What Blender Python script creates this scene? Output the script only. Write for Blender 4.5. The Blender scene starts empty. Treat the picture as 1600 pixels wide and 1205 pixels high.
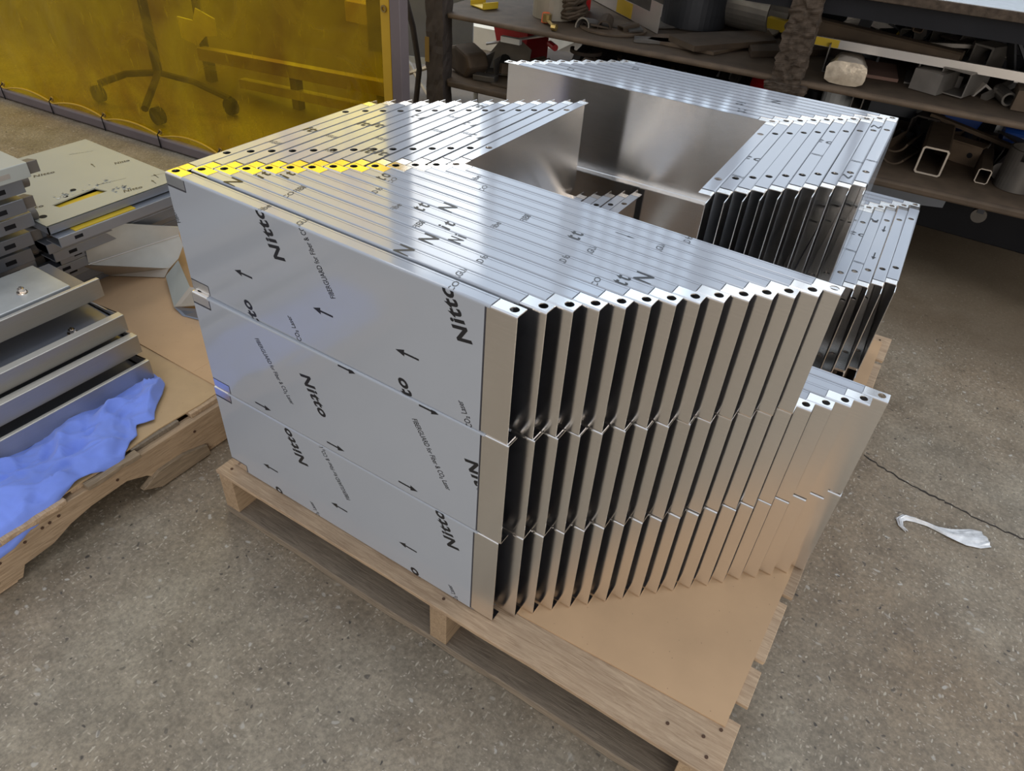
import bpy, bmesh, math, random
from mathutils import Matrix, Vector, noise
random.seed(7)
SC = bpy.context.scene
COL = SC.collection
# All coordinates below are in "tier units": one unit is the height of one steel panel.
U = 0.235          # metres per unit
ZD = 0.60          # height of the pallet deck above the floor, in units
DEG = math.pi/180

# ---------------------------------------------------------------- camera
az, pt, ro = -0.51657, 0.67691, 0.0815
fwd = Vector((math.sin(az)*math.cos(pt), math.cos(az)*math.cos(pt), -math.sin(pt)))
right = Vector((math.cos(az), -math.sin(az), 0))
up = right.cross(fwd)
r2 = math.cos(ro)*right + math.sin(ro)*up
u2 = -math.sin(ro)*right + math.cos(ro)*up
cd = bpy.data.cameras.new('camera'); cam = bpy.data.objects.new('camera', cd); COL.objects.link(cam)
cd.sensor_width = 36; cd.lens = 1120.344/1600*36
cd.clip_end = 200; cd.clip_start = 0.02
m = Matrix((r2, u2, -fwd)).transposed().to_4x4()
m.translation = Vector((4.72678*U, -2.92913*U, (5.20251+ZD)*U))
cam.matrix_world = m
SC.camera = cam
# ---------------------------------------------------------------- world, lights, exposure
SC.view_settings.view_transform = 'Standard'
SC.view_settings.look = 'None'
SC.view_settings.exposure = 0.0
SC.view_settings.gamma = 1.0
SC.view_settings.use_curve_mapping = False
W = bpy.data.worlds.new('workshop_air'); SC.world = W; W.use_nodes = True
wn = W.node_tree.nodes; wl = W.node_tree.links
bg = wn['Background']; bg.inputs['Strength'].default_value = 1.26
tc = wn.new('ShaderNodeTexCoord'); sp = wn.new('ShaderNodeSeparateXYZ'); cr = wn.new('ShaderNodeValToRGB')
wl.new(tc.outputs['Generated'], sp.inputs[0]); wl.new(sp.outputs['Z'], cr.inputs[0]); wl.new(cr.outputs[0], bg.inputs['Color'])
cr.color_ramp.elements[0].position = 0.0; cr.color_ramp.elements[0].color = (.30,.27,.24,1)
cr.color_ramp.elements[1].position = 0.9; cr.color_ramp.elements[1].color = (.47,.55,.68,1)
e = cr.color_ramp.elements.new(0.25); e.color = (.54,.515,.48,1)

def area(name, loc, aim, sx, sy, power, color, spread=180):
    l = bpy.data.lights.new(name, 'AREA'); l.shape = 'RECTANGLE'; l.size = sx*U; l.size_y = sy*U
    l.energy = power; l.color = color; l.spread = spread*DEG
    o = bpy.data.objects.new(name, l); COL.objects.link(o)
    loc = Vector(loc); aim = Vector(aim)
    o.location = Vector((loc.x, loc.y, loc.z+ZD))*U
    o.rotation_euler = (aim-loc).to_track_quat('-Z', 'Y').to_euler()
    return o
# daylight of the high windows in the far wall, two ceiling fittings, and added fills and a curtain backlight
WINX = [(-56,-44), (-43.4,-32), (-31.4,-21), (-20.4,-11), (-10.2,-3.6), (-3,6), (6.6,17)]
WINP = [60,60,60,62,92,38,44]
for k,(a,b) in enumerate(WINX):
    area('window_daylight', ((a+b)/2, 29.3, 17.2), ((a+b)/2, 0, 13.0), b-a, 19.6, WINP[k]*.82, (.62,.80,1.0))
area('ceiling_lamp', (2, 5, 19), (2,5,0), 3, 16, 26, (1,.96,.90))
area('ceiling_lamp', (-9, 2, 19), (-9,2,0), 3, 16, 26, (1,.96,.90))
area('camera_side_fill', (16, -18, 6), (5, 3, 0), 12, 9, 110, (1,.93,.84))  # unseen fill added to lift the front faces and the right floor
area('right_side_fill', (20, 8, 9), (7, 4, 0), 9, 8, 60, (.92,.96,1.0))  # unseen fill added to brighten the floor on the right
area('curtain_backlight', (-17, 14.5, 12.5), (-8, 3, 3), 17, 7, 80, (1,.97,.9))  # added lamp that lights the curtain from behind

# ---------------------------------------------------------------- materials
def nodes(name):
    m = bpy.data.materials.new(name); m.use_nodes = True
    nt = m.node_tree; return m, nt, nt.nodes['Principled BSDF']
def plain(name, col, rough=.6, metal=0, noise_amt=.12, scale=6, bump=0.0, coat=0, rnd=0.0, stretch=None, coord='Object', spec=.5):
    m, nt, b = nodes(name); N = nt.nodes; L = nt.links
    b.inputs['Roughness'].default_value = rough; b.inputs['Metallic'].default_value = metal
    b.inputs['Coat Weight'].default_value = coat; b.inputs['Coat Roughness'].default_value = .08
    b.inputs['Specular IOR Level'].default_value = spec
    t = N.new('ShaderNodeTexCoord'); mp = N.new('ShaderNodeMapping'); n = N.new('ShaderNodeTexNoise')
    L.new(t.outputs[coord], mp.inputs[0]); L.new(mp.outputs[0], n.inputs[0])
    if stretch: mp.inputs['Scale'].default_value = stretch
    n.inputs['Scale'].default_value = scale; n.inputs['Detail'].default_value = 5
    mx = N.new('ShaderNodeMix'); mx.data_type = 'RGBA'
    lo = [max(0,c*(1-noise_amt*2)) for c in col]; hi = [min(1,c*(1+noise_amt*2)) for c in col]
    mx.inputs['A'].default_value = (*lo,1); mx.inputs['B'].default_value = (*hi,1)
    L.new(n.outputs[0], mx.inputs['Factor'])
    out = mx.outputs['Result']
    if rnd:
        oi = N.new('ShaderNodeObjectInfo'); hs = N.new('ShaderNodeHueSaturation'); mr = N.new('ShaderNodeMapRange')
        mr.inputs['To Min'].default_value = 1-rnd; mr.inputs['To Max'].default_value = 1+rnd
        L.new(oi.outputs['Random'], mr.inputs[0]); L.new(mr.outputs[0], hs.inputs['Value']); L.new(out, hs.inputs['Color']); out = hs.outputs[0]
    L.new(out, b.inputs['Base Color'])
    if bump:
        bp = N.new('ShaderNodeBump'); bp.inputs['Strength'].default_value = bump; bp.inputs['Distance'].default_value = .002
        L.new(n.outputs[0], bp.inputs['Height']); L.new(bp.outputs[0], b.inputs['Normal'])
    return m
def brushed(name, col, rough, grain=(1,0,0), sx=(4,4,90), rr=.02, aniso=.95):
    """brushed steel: the grain direction is given in object space; highlights smear across the grain"""
    m, nt, b = nodes(name); N = nt.nodes; L = nt.links
    b.inputs['Metallic'].default_value = 1
    t = N.new('ShaderNodeTexCoord'); mp = N.new('ShaderNodeMapping'); n = N.new('ShaderNodeTexNoise')
    mp.inputs['Scale'].default_value = sx; n.inputs['Scale'].default_value = 6; n.inputs['Detail'].default_value = 3
    L.new(t.outputs['Object'], mp.inputs[0]); L.new(mp.outputs[0], n.inputs[0])
    mr = N.new('ShaderNodeMapRange'); mr.inputs['To Min'].default_value = rough-rr; mr.inputs['To Max'].default_value = rough+rr
    L.new(n.outputs[0], mr.inputs[0]); L.new(mr.outputs[0], b.inputs['Roughness'])
    mx = N.new('ShaderNodeMix'); mx.data_type='RGBA'
    mx.inputs['A'].default_value = (*[c*.93 for c in col],1); mx.inputs['B'].default_value = (*[min(1,c*1.06) for c in col],1)
    L.new(n.outputs[0], mx.inputs['Factor']); L.new(mx.outputs['Result'], b.inputs['Base Color'])
    b.inputs['Anisotropic'].default_value = aniso; b.inputs['Anisotropic Rotation'].default_value = .25
    tv = N.new('ShaderNodeVectorTransform'); tv.vector_type='VECTOR'; tv.convert_from='OBJECT'; tv.convert_to='WORLD'; tv.inputs[0].default_value = grain
    L.new(tv.outputs[0], b.inputs['Tangent'])
    return m
M = {}
M['bare'] = brushed('brushed_stainless_long_leg', (.95,.91,.87), .20, (1,0,0), (4,50,50))
M['bare2'] = brushed('brushed_stainless_short_leg', (.90,.86,.82), .20, (0,1,0), (50,4,50))
M['bareshade'] = brushed('gap_shade_inner_face', (.20,.20,.215), .28, (1,0,0), (4,50,50))  # darkened copy of the bare steel, painting shade into the gaps
M['film'] = plain('blue_grey_protective_film', (.385,.41,.455), .10, .10, .02, 3, 0, spec=.36)
M['filmedge'] = plain('film_cut_edge', (.045,.045,.055), .5, 0, .05)
M['ink'] = plain('black_print', (.012,.012,.014), .45, 0, .05)
M['inkgrey'] = plain('grey_print', (.05,.05,.055), .45, 0, .05)
def wood(name, c1, c2, axis_scale):
    m, nt, b = nodes(name); N = nt.nodes; L = nt.links
    t = N.new('ShaderNodeTexCoord'); mp = N.new('ShaderNodeMapping'); mp.inputs['Scale'].default_value = axis_scale
    oi = N.new('ShaderNodeObjectInfo'); ad = N.new('ShaderNodeVectorMath'); ad.operation='ADD'; ml = N.new('ShaderNodeMath'); ml.operation='MULTIPLY'; ml.inputs[1].default_value = 13
    L.new(oi.outputs['Random'], ml.inputs[0]); L.new(t.outputs['Object'], mp.inputs[0]); L.new(mp.outputs[0], ad.inputs[0]); L.new(ml.outputs[0], ad.inputs[1])
    n = N.new('ShaderNodeTexNoise'); n.inputs['Scale'].default_value = 5; n.inputs['Detail'].default_value = 8; n.inputs['Distortion'].default_value = 1.2; n.inputs['Roughness'].default_value=.65
    L.new(ad.outputs[0], n.inputs[0])
    cr = N.new('ShaderNodeValToRGB'); cr.color_ramp.elements[0].position=.3; cr.color_ramp.elements[1].position=.7
    cr.color_ramp.elements[0].color=(*c1,1); cr.color_ramp.elements[1].color=(*c2,1); L.new(n.outputs[0], cr.inputs[0])
    n2 = N.new('ShaderNodeTexNoise'); n2.inputs['Scale'].default_value = 7; L.new(t.outputs['Object'], n2.inputs[0])
    cr2 = N.new('ShaderNodeValToRGB'); cr2.color_ramp.elements[0].color=(.62,.62,.64,1); cr2.color_ramp.elements[1].color=(1.1,1.05,1,1); L.new(n2.outputs[0], cr2.inputs[0])
    mx = N.new('ShaderNodeMix'); mx.data_type='RGBA'; mx.blend_type='MULTIPLY'; mx.inputs['Factor'].default_value=.8
    L.new(cr.outputs[0], mx.inputs['A']); L.new(cr2.outputs[0], mx.inputs['B'])
    hs = N.new('ShaderNodeHueSaturation'); mr = N.new('ShaderNodeMapRange'); mr.inputs['To Min'].default_value=.82; mr.inputs['To Max'].default_value=1.15
    L.new(oi.outputs['Random'], mr.inputs[0]); L.new(mr.outputs[0], hs.inputs['Value']); L.new(mx.outputs['Result'], hs.inputs['Color'])
    L.new(hs.outputs[0], b.inputs['Base Color']); b.inputs['Roughness'].default_value=.8
    bp = N.new('ShaderNodeBump'); bp.inputs['Strength'].default_value=.5; bp.inputs['Distance'].default_value=.002
    L.new(n.outputs[0], bp.inputs['Height']); L.new(bp.outputs[0], b.inputs['Normal'])
    return m
M['wood'] = wood('pallet_pine', (.30,.20,.12), (.56,.42,.28), (2.5,30,30))
M['woodgrey'] = wood('weathered_pallet_board', (.14,.11,.08), (.30,.245,.18), (2.5,30,30))
M['woody'] = wood('pallet_stringer_wood', (.28,.19,.11), (.52,.38,.24), (30,2.5,30))
M['woodygrey'] = wood('weathered_pallet_stringer', (.17,.125,.08), (.38,.29,.19), (30,2.5,30))
M['nail'] = plain('rusty_nail', (.10,.055,.035), .7, .5)
def cardboard(name, c, scale=8):
    m, nt, b = nodes(name); N = nt.nodes; L = nt.links
    t = N.new('ShaderNodeTexCoord'); n = N.new('ShaderNodeTexNoise'); n.inputs['Scale'].default_value=scale; n.inputs['Detail'].default_value=4
    L.new(t.outputs['Object'], n.inputs[0])
    v = N.new('ShaderNodeTexVoronoi'); v.inputs['Scale'].default_value=60; L.new(t.outputs['Object'], v.inputs[0])
    cr = N.new('ShaderNodeValToRGB'); cr.color_ramp.elements[0].color=(*[k*.94 for k in c],1); cr.color_ramp.elements[1].color=(*[min(1,k*1.06) for k in c],1); cr.color_ramp.elements[0].position=.3; cr.color_ramp.elements[1].position=.7
    L.new(n.outputs[0], cr.inputs[0])
    th = N.new('ShaderNodeMapRange'); th.inputs['From Min'].default_value=.035; th.inputs['From Max'].default_value=.07; th.inputs['To Min'].default_value=.45
    L.new(v.outputs['Distance'], th.inputs[0])
    mx = N.new('ShaderNodeMix'); mx.data_type='RGBA'; mx.blend_type='MULTIPLY'; mx.inputs['Factor'].default_value=1
    L.new(cr.outputs[0], mx.inputs['A']); L.new(th.outputs[0], mx.inputs['B']); L.new(mx.outputs['Result'], b.inputs['Base Color'])
    b.inputs['Roughness'].default_value=.72
    w = N.new('ShaderNodeTexWave'); w.inputs['Scale'].default_value=22; w.inputs['Distortion'].default_value=.5; w.bands_direction='X'; L.new(t.outputs['Object'], w.inputs[0])
    bp = N.new('ShaderNodeBump'); bp.inputs['Strength'].default_value=.05; bp.inputs['Distance'].default_value=.001
    L.new(w.outputs[0], bp.inputs['Height']); L.new(bp.outputs[0], b.inputs['Normal'])
    return m
M['card'] = cardboard('brown_cardboard', (.47,.305,.170))
M['card2'] = cardboard('weathered_cardboard', (.42,.29,.16), 20)
# concrete floor with small pale chips and stains
def concrete():
    m, nt, b = nodes('speckled_concrete'); N = nt.nodes; L = nt.links
    t = N.new('ShaderNodeTexCoord')
    def nz(sc, d=4, r=.55):
        n = N.new('ShaderNodeTexNoise'); n.inputs['Scale'].default_value=sc; n.inputs['Detail'].default_value=d; n.inputs['Roughness'].default_value=r; L.new(t.outputs['Object'], n.inputs[0]); return n
    big = nz(1.3); mid = nz(9,5,.6); fine = nz(110,3,.7)
    cr = N.new('ShaderNodeValToRGB'); L.new(big.outputs[0], cr.inputs[0])
    cr.color_ramp.elements[0].position=.33; cr.color_ramp.elements[1].position=.68
    cr.color_ramp.elements[0].color=(.192,.140,.088,1); cr.color_ramp.elements[1].color=(.235,.205,.155,1)
    cur = cr.outputs[0]
    def mix(f, colB, blend='MIX', a=None):
        nonlocal cur
        mx = N.new('ShaderNodeMix'); mx.data_type='RGBA'; mx.blend_type=blend
        if f is None: mx.inputs['Factor'].default_value=a
        else: L.new(f, mx.inputs['Factor'])
        L.new(cur, mx.inputs['A'])
        if isinstance(colB, tuple): mx.inputs['B'].default_value=(*colB,1)
        else: L.new(colB, mx.inputs['B'])
        cur = mx.outputs['Result']
    c2 = N.new('ShaderNodeValToRGB'); L.new(mid.outputs[0], c2.inputs[0]); c2.color_ramp.elements[0].color=(.72,.70,.68,1); c2.color_ramp.elements[1].color=(1.22,1.22,1.22,1)
    c2.color_ramp.elements[0].position=.3; c2.color_ramp.elements[1].position=.7
    mix(None, c2.outputs[0], 'MULTIPLY', .9)
    c3 = N.new('ShaderNodeValToRGB'); L.new(fine.outputs[0], c3.inputs[0]); c3.color_ramp.elements[0].color=(.72,.72,.72,1); c3.color_ramp.elements[1].color=(1.3,1.3,1.3,1)
    c3.color_ramp.elements[0].position=.35; c3.color_ramp.elements[1].position=.65
    mix(None, c3.outputs[0], 'MULTIPLY', .8)
    # elongated chips: warped voronoi cells, a random few of them pale
    def chips(scale, thr, edge, col, sx, rot):
        mp = N.new('ShaderNodeMapping'); mp.inputs['Scale'].default_value=sx; mp.inputs['Rotation'].default_value=(0,0,rot); L.new(t.outputs['Object'], mp.inputs[0])
        ad = N.new('ShaderNodeVectorMath'); ad.operation='MULTIPLY_ADD'; ad.inputs[1].default_value=(.035,.035,0)
        wn_ = N.new('ShaderNodeTexNoise'); wn_.inputs['Scale'].default_value=30; L.new(t.outputs['Object'], wn_.inputs[0])
        L.new(wn_.outputs['Color'], ad.inputs[0]); L.new(mp.outputs[0], ad.inputs[2])
        v = N.new('ShaderNodeTexVoronoi'); v.inputs['Scale'].default_value=scale; L.new(ad.outputs[0], v.inputs[0])
        sx_ = N.new('ShaderNodeSeparateColor'); L.new(v.outputs['Color'], sx_.inputs[0])
        g = N.new('ShaderNodeMath'); g.operation='GREATER_THAN'; g.inputs[1].default_value=thr; L.new(sx_.outputs[0], g.inputs[0])
        d = N.new('ShaderNodeMapRange'); d.inputs['From Min'].default_value=edge; d.inputs['From Max'].default_value=edge*.6; L.new(v.outputs['Distance'], d.inputs[0])
        f = N.new('ShaderNodeMath'); f.operation='MULTIPLY'; L.new(g.outputs[0], f.inputs[0]); L.new(d.outputs[0], f.inputs[1])
        f2 = N.new('ShaderNodeMath'); f2.operation='MULTIPLY'; L.new(f.outputs[0], f2.inputs[0]); L.new(sx_.outputs[1], f2.inputs[1])
        mix(f2.outputs[0], col)
    chips(95, .42, .32, (.40,.34,.27), (1,2.0,1), .5)
    chips(60, .50, .30, (.42,.37,.29), (2.2,1,1), .9)
    chips(38, .68, .24, (.40,.37,.32), (1,1.3,1), .2)
    chips(70, .80, .28, (.045,.038,.032), (1,1,1), 0)
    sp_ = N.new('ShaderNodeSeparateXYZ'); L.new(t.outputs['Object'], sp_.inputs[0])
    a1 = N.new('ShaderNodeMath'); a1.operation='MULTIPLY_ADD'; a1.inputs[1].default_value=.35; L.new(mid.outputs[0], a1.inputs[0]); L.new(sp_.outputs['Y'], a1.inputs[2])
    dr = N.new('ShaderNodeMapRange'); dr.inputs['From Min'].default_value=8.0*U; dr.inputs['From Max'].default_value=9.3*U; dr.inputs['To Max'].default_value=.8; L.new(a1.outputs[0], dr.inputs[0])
    mix(dr.outputs[0], (.095,.066,.038))  # browner towards the rack: floor dust, with the shade there painted in
    L.new(cur, b.inputs['Base Color'])
    rr = N.new('ShaderNodeMapRange'); rr.inputs['To Min'].default_value=.48; rr.inputs['To Max'].default_value=.72; L.new(mid.outputs[0], rr.inputs[0]); L.new(rr.outputs[0], b.inputs['Roughness'])
    bp = N.new('ShaderNodeBump'); bp.inputs['Strength'].default_value=.25; bp.inputs['Distance'].default_value=.002; L.new(fine.outputs[0], bp.inputs['Height']); L.new(bp.outputs[0], b.inputs['Normal'])
    return m
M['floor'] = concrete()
M['crack'] = plain('crack_dirt', (.028,.022,.018), .9)
M['rust'] = plain('dusty_brown_steel', (.088,.060,.038), .75, .15, .3, 14, .3, rnd=.25)
M['rustdark'] = plain('dark_dusty_steel', (.045,.034,.028), .8, .1, .35, 22, .5, rnd=.25)
M['crust'] = plain('crusted_dirty_steel', (.062,.046,.034), .95, 0, .45, 55, 1.0, spec=.2)
M['black'] = plain('black_painted_steel', (.008,.008,.010), .75, 0, .2, 8, spec=.25)
M['darksteel'] = plain('dark_grey_steel', (.05,.052,.06), .5, .5, .2, 8, rnd=.2)
M['offcut'] = plain('dull_grey_steel', (.17,.155,.14), .5, .6, .25, 10, .2, rnd=.35)
M['bright'] = plain('pale_crease_highlight', (.62,.58,.54), .35, .7, .10, 5)
M['edge'] = plain('bright_sawn_edge', (.48,.42,.35), .45, .4, .1)
M['railgrey'] = plain('grey_painted_rail', (.17,.14,.145), .5, .2, .12, 5)
M['yellow'] = plain('yellow_paint', (.60,.42,.03), .45, .2, .1)
M['red'] = plain('red_plastic', (.42,.012,.018), .35, 0, .05)
M['orange'] = plain('orange_plastic', (.75,.12,.03), .4)
M['blue'] = plain('blue_plastic', (.012,.06,.30), .4)
M['white'] = plain('white_plastic', (.55,.56,.56), .5)
M['brass'] = plain('reflection_yellow_brown', (.36,.26,.10), .4, .8)
M['galv'] = plain('galvanized_steel', (.56,.58,.57), .36, .25, .10, 14, .03)
M['galvy'] = plain('pale_galvanized_plate', (.50,.52,.53), .5, .55, .08, 30, .02)
M['brushtray'] = brushed('brushed_tray_steel', (.50,.48,.44), .45, (0,1,0), (60,4,60), aniso=.6)
M['traydark'] = plain('film_lined_tray_floor', (.16,.165,.185), .25, .1, .10, 6)
M['filmgreen'] = plain('grey_green_protective_film', (.37,.385,.36), .42, .10, .05, 4)
M['steelblue'] = plain('blue_grey_sheet_steel', (.24,.26,.30), .35, .6, .12, 6, rnd=.18)
M['chrome'] = plain('plated_bolt', (.75,.66,.58), .18, 1, .05)
M['seat'] = plain('dirty_pale_floor_mat', (.72,.66,.54), .8)
M['bag'] = plain('crumpled_plastic_bag', (.30,.24,.18), .3, 0, .25, 30, .6, .4)
M['bagshine'] = plain('shiny_bag_end', (.52,.43,.32), .2, .2, .3, 40, 1, .5)
M['clearcup'] = plain('scratched_clear_plastic', (.28,.25,.20), .3, 0, .15, 10)
M['redrust'] = plain('reddish_primer_plate', (.15,.085,.065), .8, 0, .2, 6)
def cloth_mat():
    m = plain('blue_shop_cloth', (.16,.245,.70), .85, 0, .16, 5, .15)
    b = m.node_tree.nodes['Principled BSDF']; b.inputs['Sheen Weight'].default_value=.2
    return m
M['cloth'] = cloth_mat()
def curtain_mat():
    m = bpy.data.materials.new('translucent_yellow_welding_curtain'); m.use_nodes=True; nt=m.node_tree; N=nt.nodes; L=nt.links; N.clear()
    o = N.new('ShaderNodeOutputMaterial'); tr = N.new('ShaderNodeBsdfTransparent'); tl = N.new('ShaderNodeBsdfTranslucent'); df = N.new('ShaderNodeBsdfDiffuse'); gl = N.new('ShaderNodeBsdfGlossy')
    tr.inputs[0].default_value=(.80,.60,.008,1); tl.inputs[0].default_value=(.50,.31,.008,1); df.inputs[0].default_value=(.30,.17,.008,1); gl.inputs[0].default_value=(1,.95,.8,1); gl.inputs['Roughness'].default_value=.12
    t = N.new('ShaderNodeTexCoord'); n = N.new('ShaderNodeTexNoise'); n.inputs['Scale'].default_value=4; n.inputs['Detail'].default_value=6; n.inputs['Distortion'].default_value=1.5; L.new(t.outputs['Object'], n.inputs[0])
    mp = N.new('ShaderNodeMapping'); mp.inputs['Rotation'].default_value=(0,.5,0); mp.inputs['Scale'].default_value=(30,1,6); L.new(t.outputs['Object'], mp.inputs[0])
    s = N.new('ShaderNodeTexNoise'); s.inputs['Scale'].default_value=1.6; s.inputs['Detail'].default_value=4; L.new(mp.outputs[0], s.inputs[0])
    sr = N.new('ShaderNodeMapRange'); sr.inputs['From Min'].default_value=.62; sr.inputs['From Max'].default_value=.78; sr.inputs['To Max'].default_value=.35; L.new(s.outputs[0], sr.inputs[0])
    bp = N.new('ShaderNodeBump'); bp.inputs['Strength'].default_value=.5; bp.inputs['Distance'].default_value=.02; L.new(n.outputs[0], bp.inputs['Height'])
    L.new(bp.outputs[0], gl.inputs['Normal'])
    m1 = N.new('ShaderNodeMixShader'); m1.inputs[0].default_value=.35; L.new(tl.outputs[0], m1.inputs[1]); L.new(df.outputs[0], m1.inputs[2])
    nr = N.new('ShaderNodeMapRange'); nr.inputs['From Min'].default_value=.3; nr.inputs['From Max'].default_value=.7; nr.inputs['To Min'].default_value=.10; nr.inputs['To Max'].default_value=.42; L.new(n.outputs[0], nr.inputs[0])
    ad = N.new('ShaderNodeMath'); ad.operation='ADD'; L.new(nr.outputs[0], ad.inputs[0]); L.new(sr.outputs[0], ad.inputs[1])
    n3 = N.new('ShaderNodeTexNoise'); n3.inputs['Scale'].default_value=2.2; n3.inputs['Detail'].default_value=7; n3.inputs['Distortion'].default_value=.8; L.new(t.outputs['Object'], n3.inputs[0])
    c3 = N.new('ShaderNodeValToRGB'); c3.color_ramp.elements[0].position=.34; c3.color_ramp.elements[1].position=.62; c3.color_ramp.elements[0].color=(.38,.19,.006,1); c3.color_ramp.elements[1].color=(.74,.53,.007,1)
    L.new(n3.outputs[0], c3.inputs[0]); L.new(c3.outputs[0], tr.inputs[0])
    m2 = N.new('ShaderNodeMixShader'); L.new(ad.outputs[0], m2.inputs[0]); L.new(tr.outputs[0], m2.inputs[1]); L.new(m1.outputs[0], m2.inputs[2])
    m3 = N.new('ShaderNodeMixShader'); fr = N.new('ShaderNodeFresnel'); fr.inputs[0].default_value=1.4; L.new(bp.outputs[0], fr.inputs['Normal'])
    L.new(fr.outputs[0], m3.inputs[0]); L.new(m2.outputs[0], m3.inputs[1]); L.new(gl.outputs[0], m3.inputs[2]); L.new(m3.outputs[0], o.inputs[0])
    return m
M['curtain'] = curtain_mat()
M['curtainhem'] = plain('orange_curtain_hem', (.50,.30,.02), .4, 0, .1)
def glassy():
    m = bpy.data.materials.new('window_glass'); m.use_nodes=True; nt=m.node_tree; N=nt.nodes; L=nt.links; N.clear()
    o=N.new('ShaderNodeOutputMaterial'); t=N.new('ShaderNodeBsdfTransparent'); g=N.new('ShaderNodeBsdfGlossy'); g.inputs['Roughness'].default_value=.05
    mx=N.new('ShaderNodeMixShader'); mx.inputs[0].default_value=.06; L.new(t.outputs[0],mx.inputs[1]); L.new(g.outputs[0],mx.inputs[2]); L.new(mx.outputs[0],o.inputs[0]); return m
M['glass'] = glassy()
M['wall'] = plain('grey_painted_wall', (.28,.285,.29), .85, 0, .08, 2)
M['brightspot'] = plain('bright_reflection_white', (.9,.9,.88), .7)
M['wrap'] = plain('clear_stretch_wrap', (.62,.62,.62), .25, 0, .3, 50, .8, .5)

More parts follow.
